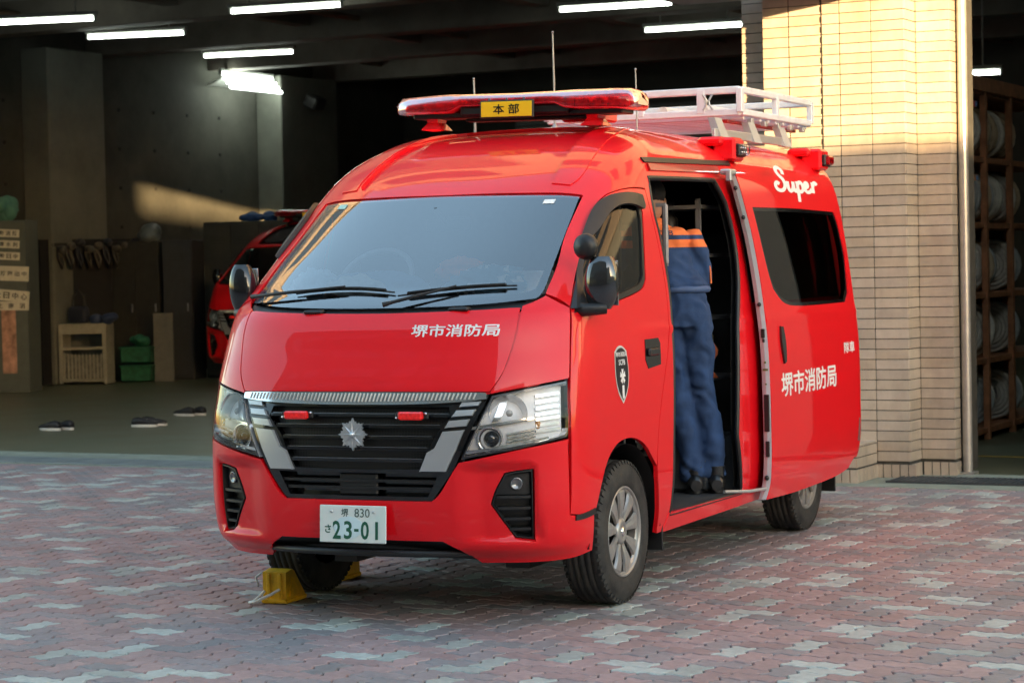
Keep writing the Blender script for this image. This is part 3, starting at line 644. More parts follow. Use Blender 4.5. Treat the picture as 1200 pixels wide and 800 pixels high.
for z, rz_, r_ in ((1.97, .012, .012), (1.80, .012, .012), (1.34, .012, .012), (.40, .014, .014)):
    MB().sphere(edge_at(z)+[0, -.010, 0], (r_, .014, r_), 10, 6).build('bump_stop', blk, eg)
for z, w_, h_ in ((1.20, .022, .05), (1.165, .014, .02), (.78, .030, .20), (.50+.08, .022, .085)):
    MB().box(edge_at(z)+[0, -.008, 0], (w_, .008, h_), bev=.003).build('latch_plate', blk, eg)
for z, w_, h_ in ((1.03, .012, .012), (1.0, .03, .012), (.93, .01, .01)):
    MB().box(edge_at(z)+[0, -.008, 0], (w_, .006, h_), bev=.002).build('latch_bolt', mat('bolt_brass', (.10, .14, .05), .5), eg)
h = panel('pull_handle', [(0, 2.02, 1.225), (0, 2.06, 1.22), (0, 2.085, 1.13), (0, 2.075, 1.03), (0, 2.04, 1.02), (0, 2.02, 1.08), (0, 2.005, 1.15)], 'S', gblk, sdoor, res=.02, off=.012, xoff=XO, lip=.014, udisp=False)
text_on('door_lettering', '堺市消防局', 'S', (1.985, .838), (3.07, .972), wht, sdoor, off=.002, xoff=XO, bold=.025)
text_on('door_lettering', '隊車', 'S', (3.26, 1.02), (3.49, 1.088), wht, sdoor, off=.002, xoff=XO, bold=.02)
sc_ = [[(.95, 1.55), (1.0, 1.9), (.7, 2.1), (.42, 1.85), (.5, 1.5), (.85, 1.15), (.9, .65), (.6, .3), (.15, .35), (.0, .7), (.2, .95), (.4, .8)],
       [(1.15, 1.05), (1.12, .5), (1.3, .28), (1.55, .5), (1.65, 1.05)], [(1.65, 1.05), (1.62, .5), (1.75, .3), (1.95, .5)],
       [(2.0, 1.1), (1.98, -.45)], [(2.0, .85), (2.25, 1.1), (2.48, .9), (2.45, .45), (2.2, .28), (2.0, .45)],
       [(2.6, .62), (2.95, .75), (2.98, 1.02), (2.72, 1.05), (2.62, .6), (2.75, .3), (3.1, .35), (3.28, .6)], [(3.42, 1.12), (3.38, .28)], [(3.39, .72), (3.55, 1.05), (3.72, 1.12), (3.84, .92)], [(2.45, .45), (2.62, .6)], [(.9, .9), (1.12, .9)]]
V, Fc = ribbon(sc_, .27)
text_on('script_lettering', '', 'S', (2.255, 1.915), (3.13, 2.115), wht, sdoor, off=.003, xoff=XO, geo=(V, Fc))
# ... 
MB().tube([(.90, 1.36, .385), (.96, 1.60, .365), (.985, 1.80, .36)], .009, 8).build('guide_arm', satin, sdoor)
MB().box((.885, 1.56, 2.055), (.06, .12, .03), bev=.008).box((.91, 1.50, 2.035), (.03, .03, .06), bev=.005).build('roller_arm', satin, sdoor)
# rail over the opening
panel('door_rail', [(0, .52, 2.098), (0, 1.86, 2.124), (0, 1.86, 2.100), (0, .52, 2.074)], 'S', blk, van, res=.05, off=.008, lip=.02, smooth_it=0, udisp=False)
panel('rail_channel', [(0, .54, 2.068), (0, 1.60, 2.085), (0, 1.60, 2.05), (0, .54, 2.036)], 'S', redin, van, res=.05, off=.010, lip=.02, smooth_it=0, udisp=False)
# opening seal + body sill step
loop = dens(smooth_poly(OPEN, 2, 24), .05); P = lift('R', chart_of('R', loop), -.008, 0, False)[0]
MB().tube(P, .014, 6, closed=True).build('opening_seal', blk, van)
panel('fuel_lid', [(0, 3.62, .60), (0, 3.82, .60), (0, 3.82, .46), (0, 3.62, .46)], 'S', mat('lid_grey', (.25, .25, .26), .3, .6), van, res=.04, off=.02, lip=.03, smooth_it=0, udisp=False)
panel('quarter_window', [(0, 1.80, 1.875), (0, 3.5, 1.87), (0, 3.55, 1.36), (0, 1.85, 1.36)], 'S', gblk, van, res=.06, off=.004, lip=.006, udisp=False)
for s in (-1,):
    for q in ([(0, .62, 1.87), (0, 1.75, 1.875), (0, 1.80, 1.40), (0, .64, 1.38)], [(0, 1.95, 1.875), (0, 3.5, 1.87), (0, 3.55, 1.38), (0, 1.97, 1.38)]):
        panel('side_window', q, 'N', tint_glass if 0 else gblk, van, res=.06, off=.004, lip=.006, udisp=False)

# wheels
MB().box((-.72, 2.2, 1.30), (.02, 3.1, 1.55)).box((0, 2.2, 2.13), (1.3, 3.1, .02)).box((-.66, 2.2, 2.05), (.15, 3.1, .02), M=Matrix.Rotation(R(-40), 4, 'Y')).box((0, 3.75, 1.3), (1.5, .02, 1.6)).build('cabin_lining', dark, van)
def wheel(x, y, s, steer=0.):
    w = link('wheel', None, van, (x, y, .338), 0)
    w.rotation_euler = (0, 0, (0 if s > 0 else math.pi)+steer)
    t = MB(); r = .338
    prof = [(.20, -.085), (.235, -.098), (.28, -.100), (.312, -.092), (.328, -.080)]
    for i in range(5):
        c = -.062+.031*i; prof += [(.336-.004*abs(i-2)/2, c-.012), (.336-.004*abs(i-2)/2, c+.012)]
        if i < 4: prof += [(.328, c+.0135), (.328, c+.0175)]
    prof += [(.328, .080), (.312, .092), (.292, .0985), (.290, .0995), (.270, .1005), (.240, .100), (.222, .096), (.212, .086), (.205, .07)]
    t.lathe(prof, 64)
    for k in range(56):       # shoulder blocks
        a = 2*math.pi*k/56
        for sd_ in (-1, 1):
            M = Matrix.Rotation(a, 4, 'X') @ Matrix.Translation((sd_*.083, 0, .327)); t.box((0, 0, 0), (.016, .026, .014), M=Matrix(), rz=0) if 0 else t.add([M @ Vector(v) for v in ((-.011, -.012, -.012), (.011, -.012, -.012), (.011, .012, -.012), (-.011, .012, -.012), (-.010, -.010, .006), (.004, -.010, .006), (.004, .010, .006), (-.010, .010, .006))], [(4, 5, 6, 7), (0, 1, 5, 4), (1, 2, 6, 5), (2, 3, 7, 6), (3, 0, 4, 7)])
    t.build('tyre', rub, w)
    rim = MB(); rim.lathe([(.212, .060), (.213, .088), (.207, .094), (.200, .088), (.196, .06), (.19, .03)], 48).build('rim', wheelm, w)
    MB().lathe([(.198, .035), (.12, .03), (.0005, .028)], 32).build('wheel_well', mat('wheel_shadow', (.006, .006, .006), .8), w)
    hb = MB()
    hb.lathe([(.030, .05), (.062, .060), (.064, .074), (.040, .086), (.036, .083), (.0005, .085)], 32)
    for k in range(9):
        a = 2*math.pi*k/9; M = Matrix.Rotation(a, 4, 'X')
        def q(r_, w_, h_): return [M @ Vector((h_-.012, -w_*1.0, r_)), M @ Vector((h_, -w_*.86, r_)), M @ Vector((h_+.004, 0, r_)), M @ Vector((h_, w_*.86, r_)), M @ Vector((h_-.012, w_*1.0, r_))]
        hb.loft([q(.050, .012, .072), q(.075, .017, .074), (q(.11, .024, .080)), (q(.15, .033, .084)), (q(.185, .040, .082)), (q(.204, .042, .074))], closed=False, cap=False, smooth=False)
    hb.lathe([(.190, .070), (.200, .084), (.206, .080)], 48)
    hb.build('hubcap', wheelm, w)
    MB().lathe([(.022, .084), (.020, .088), (.0005, .089)], 20).build('hub_emblem', chrome, w)
    return w
for x, y, s in ((.785, -.02, 1), (-.785, -.02, -1), (.785, 2.94, 1), (-.785, 2.94, -1)):
    wheel(x, y, s)
    al = MB(); cy = -.10 if y < 1 else 2.94; ra = .455 if y < 1 else .44
    ring = [(s*.44, cy+ra*math.cos(a), .30+ra*math.sin(a)) for a in np.linspace(.05, math.pi-.05, 18)]; ring2 = [(s*.915, q[1], q[2]) for q in ring]
    al.loft([ring, ring2], closed=False, cap=False); al.add(ring, [tuple(range(18))])
    al.build('arch_liner', blk, van)
for s in (1, -1):
    MB().box((s*.80, 3.42, .30), (.22, .012, .24), bev=.004).build('mud_flap', blk, van)
    MB().box((s*.80, .40, .30), (.22, .012, .20), bev=.004).build('mud_flap', blk, van)
ub = MB(); ub.box((0, 1.6, .29), (1.55, 4.5, .03)); ub.box((0, -.5, .32), (1.3, .5, .05)); ub.box((.45, .9, .24), (.12, 2.4, .10)); ub.box((-.45, .9, .24), (.12, 2.4, .10)); ub.box((0, 0, .25), (1.3, .1, .1)); ub.box((0, 2.94, .28), (1.3, .12, .12))
ub.build('underbody', blk, van)
panel('door_sill', [(.93, .45, .372), (.93, 1.62, .350), (.905, 1.62, .285), (.905, .40, .285)], 'R', red, van, res=.05, off=.004, lip=.02, smooth_it=0)
# cabin
cb = MB()
cb.box((.70, 1.03, .355), (.42, 1.14, .02)); cb.box((.49, 1.03, .45), (.02, 1.14, .20)); cb.box((-.2, 1.9, .55), (1.36, 3.4, .02))
cb.box((.70, .45, .5), (.42, .02, .30)); cb.box((.69, 1.63, .50), (.40, .02, .30))
cb.build('cabin_floor', mat('step_rubber', (.035, .037, .04), .6, bump=.2, bscale=90), van)
lockers = MB(); lockers.box((-.55, 1.7, 1.1), (.45, 2.4, 1.1), bev=.02); lockers.box((.1, 2.7, 1.15), (1.3, .5, 1.2), bev=.02)
lockers.build('equipment_locker', mat('locker_black', (.06, .062, .068), .45), van)
sh_ = MB()
for z in (.62, .95, 1.28, 1.62, 1.88): sh_.box((.50, 1.95, z), (.40, .62, .02)); 
for x in (.32, .68):
    for y in (1.66, 2.24): sh_.box((x, y, 1.25), (.025, .025, 1.35))
sh_.build('equipment_shelf', trim, van)
MB().box((.66, 1.52, .49), (.26, .16, .24), bev=.02).build('step_bin', mat('bin_black', (.05, .055, .06), .4, coat=.2), van)
MB().box((.66, .53, .50), (.26, .10, .26), bev=.02).build('step_bin', mat('bin_black', (.05, .055, .06), .4, coat=.2), van)
for (x, y, z, r_, h_, mm) in ((.60, 1.80, 1.40, .05, .2, alu), (.58, 1.98, 1.08, .06, .2, mat('cylinder_yellow', (.45, .35, .06), .4)), (.62, 1.78, .75, .05, .2, satin), (.55, 1.78, 1.05, .035, .15, satin), (.48, 1.75, 1.74, .05, .16, blk)):
    MB().lathe([(.0005, 0), (r_*.9, 0), (r_, .01), (r_, h_), (r_*.5, h_+.03), (r_*.3, h_+.05), (.0005, h_+.05)], 14, Matrix.Translation((x, y, z-h_/2)) @ Matrix.Rotation(-math.pi/2, 4, 'Y')).build('gas_cylinder', mm, van)
MB().box((.34, 1.72, 1.72), (.30, .04, .17), bev=.01).box((.34, 1.695, 1.72), (.24, .01, .12)).build('radio_panel', mat('panel_grey', (.09, .09, .095), .4), van)
MB().tube([(.68, 1.66, 1.35), (.70, 1.63, 1.2), (.69, 1.66, 1.05), (.71, 1.64, .9)], .012, 6).build('hanging_cable', blk, van)
# grab rail seen beside the person's head
MB().box((.855, .665, 1.725), (.030, .022, .30), bev=.008).box((.835, .665, 1.87), (.05, .018, .02)).box((.84, .665, 1.58), (.05, .018, .02)).build('grab_rail', mat('rail_grey', (.30, .27, .27), .35, .4), van)
# dashboard, wheel, seats
da = MB()
prof = [(-.70, 1.20), (-.68, 1.375), (-.62, 1.43), (-.45, 1.455), (-.26, 1.45), (-.20, 1.38), (-.20, .80), (-.70, .80)]
da.prism([(p[0], p[1]) for p in prof], 0, -.66, .66); da.build('dashboard', trim, van)
mb = MB(); M = Matrix.Translation((-.40, -.02, 1.53)) @ Matrix.Rotation(R(50), 4, 'X')
mb.tube([M @ Vector((.19*math.cos(a), .19*math.sin(a), 0)) for a in np.linspace(0, 2*math.pi, 28)[:-1]], .014, 8, closed=True)
for a in (0, math.pi, 1.5*math.pi): mb.tube([M @ Vector((.03*math.cos(a), .03*math.sin(a), -.02)), M @ Vector((.18*math.cos(a), .18*math.sin(a), 0))], .012, 6)
mb.sphere(M @ Vector((0, 0, -.02)), .06, 10, 6); mb.build('steering_wheel', mat('wheel_grey', (.30, .33, .36), .5), van)
sv = mat('seat_fabric', (.24, .25, .28), .8, bump=.1, bscale=200)
for sx in (-.40, .40):
    st = link('front_seat', None, van, (sx, .22, 0))
    subd(MB().box((0, 0, .82), (.50, .50, .16), bev=.05).build('cushion', sv, st))
    subd(MB().box((0, .27, 1.18), (.46, .13, .66), bev=.05, M=Matrix.Rotation(R(-10), 4, 'X')).build('backrest', sv, st))
    subd(MB().box((0, .37, 1.60), (.26, .09, .18), bev=.03).build('headrest', sv, st))
MB().box((-.05, .52, 1.25), (1.45, .02, 1.7)).build('partition', mat('partition_grey', (.09, .09, .095), .7), van)
MB().tube([(0, -.16, 1.86), (0, -.05, 1.80)], .012, 6).box((0, -.02, 1.79), (.24, .02, .065), bev=.01).build('cabin_mirror', blk, van)
# light bar
lb = link('light_bar', None, van, (.04, .80, 2.405)); lb.rotation_euler = (0, R(1.0), 0); lb.scale = (.97, 1, .93)
def barsec(x, w, h, z0):
    y0 = -w/2; return [(x, y0+.012, z0), (x, y0, z0+.014), (x, y0+.005, z0+h*.62), (x, y0+.04, z0+h*.93), (x, y0+.09, z0+h), (x, -y0-.09, z0+h), (x, -y0-.04, z0+h*.93), (x, -y0-.005, z0+h*.62), (x, -y0, z0+.014), (x, -y0-.012, z0)]
xs = [(-.690, .16, .035, -.018), (-.680, .22, .075, -.035), (-.655, .27, .098, -.042), (-.60, .30, .098, -.040), (-.46, .31, .105, -.040), (-.36, .31, .108, -.04), (-.30, .28, .072, -.006), (0, .27, .068, -.004), (.24, .28, .072, -.004), (.30, .30, .100, -.03), (.38, .31, .108, -.038), (.56, .31, .110, -.040), (.64, .28, .112, -.045), (.672, .22, .085, -.035), (.682, .15, .04, -.02)]
MB().loft([barsec(*q) for q in xs]).build('lens', redlens, lb)
core = MB()
core.box((0, 0, -.03), (.62, .22, .05), bev=.008)
core.box((0, 0, -.050), (1.2, .16, .03), bev=.006); core.build('base', mat('bar_black', (.012, .012, .012), .4), lb)
rf = MB()
for sx in (-1, 1):
    for k in range(4):
        x = sx*(.36+.085*k); rf.box((x, -.07, .012), (.055, .04, .055), rz=sx*.3, bev=.01)
    rf.sphere((sx*.50, .02, .02), (.05, .05, .045), 14, 8)
for k in range(5): rf.box((-.22+.11*k, -.06, .032), (.08, .05, .035), bev=.006)
rf.build('reflector', mat('bar_reflector', (.95, .18, .16), .2, .55, var=.3, scale=60), lb)
for k in (-.27, -.12, .12, .27): MB().box((k, 0, .022), (.008, .22, .05)).build('divider', mat('bar_red', (.35, .01, .01), .3), lb)
for sx in (-.50, .42):
    MB().loft([[(sx+x, y, -.052) for x, y in ((-.035, -.06), (.035, -.06), (.035, .06), (-.035, .06))], [(sx+x, y, -.085) for x, y in ((-.03, -.05), (.03, -.05), (.03, .05), (-.03, .05))], [(sx+x, y, -.125) for x, y in ((-.06, -.07), (.06, -.07), (.06, .07), (-.06, .07))]], smooth=False).build('foot', red, lb)
hb_ = MB().box((-.01, -.165, -.030), (.305, .02, .098), bev=.004).build('hq_sign', blk, lb)
MB().box((-.01, -.176, -.030), (.288, .004, .082), bev=.001).build('sign_face', mat('sign_yellow', (.80, .52, .01), .4, var=.02), hb_)
V, Fc, _n = fat(glyphs('本 部'), .02, .015); text_flat('sign_lettering', '', Matrix.Translation((-.01, -.1795, -.030)) @ Matrix.Rotation(math.pi/2, 4, 'X'), .150, .054, mat('print_black', (.01, .01, .01), .5, var=0), hb_, geo=(V, Fc))
for k in (-.11, -.01, .09): MB().box((k, -.165, .024), (.012, .014, .012)).build('sign_clip', chrome, hb_)
MB().box((.04, .03, -.075), (.72, .10, .016), bev=.004).build('cross_rail', mat('bar_black', (.012, .012, .012), .4), lb)
MB().box((.28, .25, -.055), (.24, .2, .07), bev=.01).build('siren_box', red, lb)
# antennas
for x, y, z0, z1, r_ in ((0.0, 1.32, 2.30, 2.824, .006), (-.46, 1.30, 2.27, 2.60, .007), (.475, 1.30, 2.25, 2.60, .005)):
    a = MB(); a.lathe([(.0005, .0), (.022, 0), (.018, .015), (.008, .035), (.0005, .04)], 12, Matrix.Translation((x, y, z0)) @ Matrix.Rotation(-math.pi/2, 4, 'Y'))
    a.tube([(x, y, z0+.02), (x, y+.003, (z0+z1)/2), (x-.004, y+.006, z1)], [r_, r_*.8, r_*.6], 6); a.sphere((x-.004, y+.006, z1), .007, 6, 4); a.build('antenna', mat('antenna_grey', (.35, .35, .34), .4, .5), van)
# roof rack
rk = link('roof_rack', None, van)
x0, x1, y0, y1, zt, zb = -.60, .605, 2.64, 4.05, 2.590, 2.430
def rail(name, a, b, w_, h_, m_=alu):
    a = Vector(a); b = Vector(b); d = b-a; c = (a+b)/2
    return MB().box(c, (w_ if abs(d.x) < .01 else d.length, w_ if abs(d.y) < .01 else d.length, h_), bev=.006).build(name, m_, rk)
for x in (x0, x1): rail('top_rail', (x, y0+.02, zt-.02), (x, y1-.02, zt-.02), .030, .040); rail('bottom_rail', (x, y0+.02, zb+.012), (x, y1-.02, zb+.012), .030, .038)
for y in (y0, y1): rail('top_rail', (x0, y, zt-.02), (x1, y, zt-.02), .030, .042); rail('bottom_rail', (x0, y, zb+.012), (x1, y, zb+.012), .030, .042)
for x in (x0, x1):
    for y in (y0, 3.32, y1): MB().box((x, y, (zt+zb)/2), (.035, .05, zt-zb-.02), bev=.004).build('post', alu, rk)
for x in (.37, 0, -.37): MB().box((x, y0-.003, (zt+zb)/2), (.035 if x < .3 else .05, .03, zt-zb-.02), bev=.004).build('post', alu, rk)
MB().box((.50, y0-.012, (zt+zb)/2), (.20, .004, .13), bev=.001).build('corner_plate', alu, rk) if 0 else None
for s_ in (-1, 1): MB().tube([(.415+s_*.030, y0-.02, zb+.03), (.415+s_*.010, y0-.02, zb+.06), (.415+s_*.006, y0-.02, zb+.085), (.415+s_*.03, y0-.02, zb+.12)], .006, 6).build('rope_hook', satin, rk)
for k in range(9): MB().box((.0, y0+.09+k*.155, zb-.012), (1.2, .035, .028), bev=.004).build('floor_slat', alu, rk)
for x in (-.5, .5): MB().box((x, (y0+y1)/2, zb-.034), (.035, y1-y0-.05, .018), bev=.003).build('runner', mat('runner_red', (.4, .02, .02), .4), rk)
for k in range(5): MB().box((.585, y0+.25+k*.26, zb-.030), (.03, .05, .035), bev=.003).build('bracket', satin, rk)
for y in (2.25, 2.85, 3.45):
    MB().loft([[(.56, y-.06, zb-.04), (.60, y-.06, zb-.04), (.60, y+.06, zb-.04), (.56, y+.06, zb-.04)], [(.60, y-.07, 2.27), (.645, y-.07, 2.27), (.645, y+.07, 2.27), (.60, y+.07, 2.27)]], smooth=False).build('leg', satin, rk)
MB().box((.615, 2.85, 2.300), (.02, 1.45, .05), bev=.004).build('side_beam', satin, rk)
MB().tube([(.35, 2.72, zb+.04), (.35, 3.9, zb+.05)], .03, 10).tube([(.10, 2.72, zb+.04), (.10, 3.9, zb+.05)], .03, 10).build('ladder_tube', alu, rk)
for z in (zt-.02, zt-.055): MB().tube([(-.58, y0-.36, z), (.02, y0-.30, z)], .016, 8).build('front_tube', alu, rk)
# side flashers on the roof edge
for y, m_ in ((1.93, clear), (3.58, redlens)):
    sf = link('side_flasher', None, van)
    MB().box((.765, y, 2.19), (.13, .17, .13), bev=.015).box((.70, y-.02, 2.235), (.14, .22, .05), bev=.015).build('housing', red, sf)
    MB().box((.838, y, 2.185), (.03, .125, .070), bev=.008).build('lamp_bezel', blk, sf)
    MB().box((.860, y, 2.185), (.03, .11, .056), bev=.01).build('lamp_lens', m_, sf)
    le = MB()
    for k in range(6): le.sphere((.850, y-.045+.018*k, 2.185+.012*(-1)**k), .009, 8, 5)
    le.build('led_cluster', mat('led_chrome', (.6, .6, .62), .15, 1.0) if m_ is clear else mat('flasher_red', (.65, .01, .01), .12), sf)
# tail lamp and rear bumper edge
for s in (1, -1):
    MB().box((s*.84, 4.0, 1.0), (.10, .08, .55), bev=.02).build('tail_lamp', mat('tail_red', (.35, .01, .01), .15, coat=1), van)
MB().box((0, 4.05, .42), (1.6, .12, .22), bev=.04).build('rear_bumper', red, van)
van['group'] = 'fire vehicles of the station'

# ================================================================== PERSON on the van's step
VM = Matrix.Rotation(VAN_ROT, 4, 'Z')
def vw(p): return VM @ Vector(p)          # van frame -> world
person = thing('person', 'person in navy work clothes with orange shoulder bands leaning into the van side door', 'person', vw((.70, 1.45, .368)), VAN_ROT)
PO = Vector((.70, 1.45, .368))
def skin(name, verts, edges, radii, m_, root=0, lv=2):
    me = bpy.data.meshes.new(name); me.from_pydata([tuple(Vector(v)-PO) for v in verts], edges, []); me.materials.append(m_)
    o = link(name, me, person); md = o.modifiers.new('skin', 'SKIN'); md.use_smooth_shade = True
    sk = me.skin_vertices[0].data
    for i, r_ in enumerate(radii):
        sk[i].radius = r_ if hasattr(r_, '__len__') else (r_, r_); sk[i].use_root = i == root
    subd(o, lv); return o
navy = mat('navy_cloth', (.017, .046, .125), .85, var=.22, scale=9, bump=.5, bscale=14)
orange = mat('orange_cloth', (.85, .20, .06), .8, var=.08, bump=.2, bscale=30)
skinm = mat('skin', (.45, .24, .16), .5, var=.06); hair = mat('hair_black', (.015, .012, .011), .6, bump=.6, bscale=180)
fv = Vector((-.44, .90, 0)).normalized(); rv = Vector((.90, .44, 0)).normalized(); zv = Vector((0, 0, 1))
def J(x, y, z, r_=0, f_=0): return tuple(Vector((x, y, z))+rv*r_+fv*f_)
PEL = Vector((.660, 1.383, 1.36)); CH_ = Vector((.535, 1.396, 1.655)); NK = Vector((.50, 1.408, 1.80)); HD = Vector((.495, 1.418, 1.91))
# one continuous clothed body: trunk, arms and legs fused into a single surface
bm_ = MB()
def ell(c, w_, d_, tilt=0., n=24): return [tuple(Vector(c)-PO+rv*(w_*math.copysign(abs(math.cos(a))**.85, math.cos(a)))+fv*(d_*math.sin(a))+zv*(tilt*math.sin(a))) for a in np.linspace(0, 2*math.pi, n+1)[:-1]]
def lerp(a, b, t): return Vector(a)*(1-t)+Vector(b)*t
tr = [(PEL-zv*.12, .150, .115), (PEL-zv*.06, .160, .122), (PEL+zv*.02, .155, .118), (PEL+zv*.075, .150, .112), (PEL+zv*.095, .150, .112), (PEL+zv*.105, .160, .124), (lerp(PEL, CH_, .5), .164, .124), (lerp(PEL, CH_, .8), .176, .126), (CH_, .188, .126),
      (CH_+zv*.05, .194, .118), (CH_+zv*.085, .190, .110), (CH_+zv*.112, .135, .090), (NK-zv*.02, .078, .072), (NK+zv*.015, .058, .058)]
bm_.loft([ell(*q) for q in tr])
for sg in (1, -1):
    sh_p = CH_+zv*.045+rv*(.178*sg); el_ = CH_+zv*(-.165)+rv*(.238*sg)+fv*.05; wr_ = CH_+zv*(-.262)+rv*(.178*sg)+fv*.21
    pts = [lerp(sh_p, CH_, .25), sh_p, lerp(sh_p, el_, .35)+rv*.010*sg, lerp(sh_p, el_, .7)+rv*.008*sg, el_, lerp(el_, wr_, .5), wr_]
    bm_.tube([p_-PO for p_ in pts], [.062, .076, .068, .062, .060, .052, .044], 16)
    hp = PEL-zv*.09+rv*(.080*sg); off = .115 if sg > 0 else .005
    kn = Vector((.675, 1.425, .93))+rv*(.090 if sg > 0 else -.045)+fv*.02; an_ = Vector((.70, 1.45, .44))+rv*off
    bm_.tube([p_-PO for p_ in (hp+zv*.06, hp, lerp(hp, kn, .35), lerp(hp, kn, .75), kn, lerp(kn, an_, .4), lerp(kn, an_, .8), an_)], [.080, .088, .083, .073, .069, .066, .063, .066], 18)
body = bm_.build('clothed_body', navy, person)
md = body.modifiers.new('fuse', 'REMESH'); md.mode = 'VOXEL'; md.voxel_size = .011; md.use_smooth_shade = True
md = body.modifiers.new('soften', 'SMOOTH'); md.iterations = 5; md.factor = .5
tx = bpy.data.textures.new('folds', 'CLOUDS'); tx.noise_scale = .11; tx.noise_depth = 2
md = body.modifiers.new('folds', 'DISPLACE'); md.texture = tx; md.strength = .028; md.mid_level = .5; md.texture_coords = 'LOCAL'
tx2 = bpy.data.textures.new('creases', 'MUSGRAVE') if False else bpy.data.textures.new('creases', 'WOOD'); tx2.noise_scale = .10; tx2.turbulence = 9; tx2.wood_type = 'BANDNOISE'
md = body.modifiers.new('creases', 'DISPLACE'); md.texture = tx2; md.strength = .013; md.mid_level = .5; md.texture_coords = 'LOCAL'
# orange shoulder bands follow the jacket: a second shell clipped to two zones by material
nt = navy.node_tree
def band_mat():
    m_ = navy.copy(); m_.name = 'jacket_cloth'; nt = m_.node_tree; b = nt.nodes['Principled BSDF']; L = nt.links.new
    tcn = nt.nodes.new('ShaderNodeTexCoord'); sp = nt.nodes.new('ShaderNodeSeparateXYZ'); L(tcn.outputs['Object'], sp.inputs[0])
    # coordinate along the leaning spine: z + .28*x
    ma = nt.nodes.new('ShaderNodeMath'); ma.operation = 'MULTIPLY_ADD'; ma.inputs[1].default_value = 0; L(sp.outputs['X'], ma.inputs[0]); L(sp.outputs['Z'], ma.inputs[2])
    cr = nt.nodes.new('ShaderNodeValToRGB'); cr.color_ramp.interpolation = 'CONSTANT'
    mr = nt.nodes.new('ShaderNodeMapRange'); mr.inputs[1].default_value = 1.2; mr.inputs[2].default_value = 1.7; L(ma.outputs[0], mr.inputs[0]); L(mr.outputs[0], cr.inputs[0])
    e = cr.color_ramp.elements; e[0].position = 0; e[0].color = (0, 0, 0, 1); e[1].position = .19; e[1].color = (1, 1, 1, 1)
    for p, c in ((.27, 0), (.32, 1), (.60, 1)): q = e.new(p); q.color = (c, c, c, 1)
    old = b.inputs['Base Color'].links[0].from_socket; mx = nt.nodes.new('ShaderNodeMix'); mx.data_type = 'RGBA'
    # bands only on the trunk: limit by distance from the spine
    L(cr.outputs[0], mx.inputs[0]); L(old, mx.inputs[6]); mx.inputs[7].default_value = (.85, .19, .05, 1); L(mx.outputs[2], b.inputs['Base Color']); return m_
jm = band_mat(); body.data.materials[0] = jm
# head, hair, ear, nape
hd = MB(); hM = Matrix.Rotation(math.atan2(fv.y, fv.x), 3, 'Z') @ Matrix.Rotation(R(12), 3, 'Y')
hd.sphere(HD-PO, (.096, .076, .118), 20, 14, hM); hd.tube([NK-PO-zv*.05, HD-PO-zv*.05], [.055, .05], 12)
hd.sphere(HD-PO+hM @ Vector((.055, 0, -.06)), (.05, .05, .05), 12, 8, hM); hd.sphere(HD-PO+hM @ Vector((.10, 0, -.02)), (.02, .014, .022), 8, 6)
for s in (-1, 1):
    hd.sphere(HD-PO+hM @ Vector((.0, s*.078, -.01)), (.020, .010, .032), 10, 8, hM); hd.sphere(HD-PO+hM @ Vector((.088, s*.030, .010)), (.012, .013, .010), 8, 6)
hd.sphere(HD-PO+hM @ Vector((.095, 0, -.055)), (.010, .022, .008), 8, 6)
hd.build('head', skinm, person)
hr = MB(); hr.sphere(HD-PO+hM @ Vector((-.012, 0, .040)), (.104, .085, .090), 22, 14, hM); hr.build('hair', hair, person)
MB().tube([tuple(NK-PO+Vector((0, 0, -.01))+(rv*math.cos(a)+fv*math.sin(a))*.07) for a in np.linspace(0, 2*math.pi, 17)[:-1]], .018, 8, closed=True).build('collar', orange, person)
text_flat('jacket_lettering', 'SCFB', Matrix.Translation(CH_-PO+Vector((.02, 0, .085))-fv*.117) @ Matrix.Rotation(math.atan2(rv.y, rv.x), 4, 'Z') @ Matrix.Rotation(R(90-14), 4, 'X'), .12, .028, mat('print_navy', (.02, .03, .08), .7, var=0), person)
# belt
mb = MB(); bl = [tuple(PEL-PO+Vector((0, 0, .083))+rv*(.152*math.cos(a))+fv*(.114*math.sin(a))) for a in np.linspace(0, 2*math.pi, 29)[:-1]]
mb.tube(bl, .019, 8, closed=True, flat=1).build('belt', mat('belt_navy', (.05, .09, .2), .6), person)
# trouser pocket flap + seam, sleeve piping
MB().tube([J(CH_.x, CH_.y, 1.62, .262, -.01), J(CH_.x, CH_.y, 1.54, .284, .0), J(CH_.x, CH_.y, 1.47, .288, .02)], .006, 6).build('sleeve_piping', orange, person)
for o in person.children:
    if o.name.startswith('sleeve_piping'):
        for v in o.data.vertices: v.co -= PO
# hands: palm with five fingers
def hand(name, W, d, up, sgn):
    d = Vector(d).normalized(); up = Vector(up).normalized(); sd_ = d.cross(up).normalized()*sgn
    V = [W, W+d*.05, W+d*.085]; E2 = [(0, 1), (1, 2)]; Rr = [.024, (.034, .018), (.036, .014)]
    for k, (off, ln) in enumerate(((-.028, .062), (-.010, .072), (.010, .068), (.027, .054))):
        b = len(V); base = W+d*.088+sd_*off; V += [base, base+d*ln*.45-up*.010, base+d*ln*.78-up*.028, base+d*ln*.9-up*.045]; Rr += [.0095, .009, .008, .0065]; E2 += [(2, b), (b, b+1), (b+1, b+2), (b+2, b+3)]
    b = len(V); V += [W+d*.03-sd_*.034, W+d*.065-sd_*.052-up*.012, W+d*.09-sd_*.05-up*.028]; Rr += [.012, .010, .008]; E2 += [(1, b), (b, b+1), (b+1, b+2)]
    return skin(name, V, E2, Rr, skinm, 0, 1)
hand('hand', Vector(J(CH_.x, CH_.y, CH_.z-.265, .172, .215)), fv-rv*.5, zv, 1)
hand('hand', Vector(J(CH_.x, CH_.y, CH_.z-.262, -.175, .215)), fv+rv*.4, zv, -1)
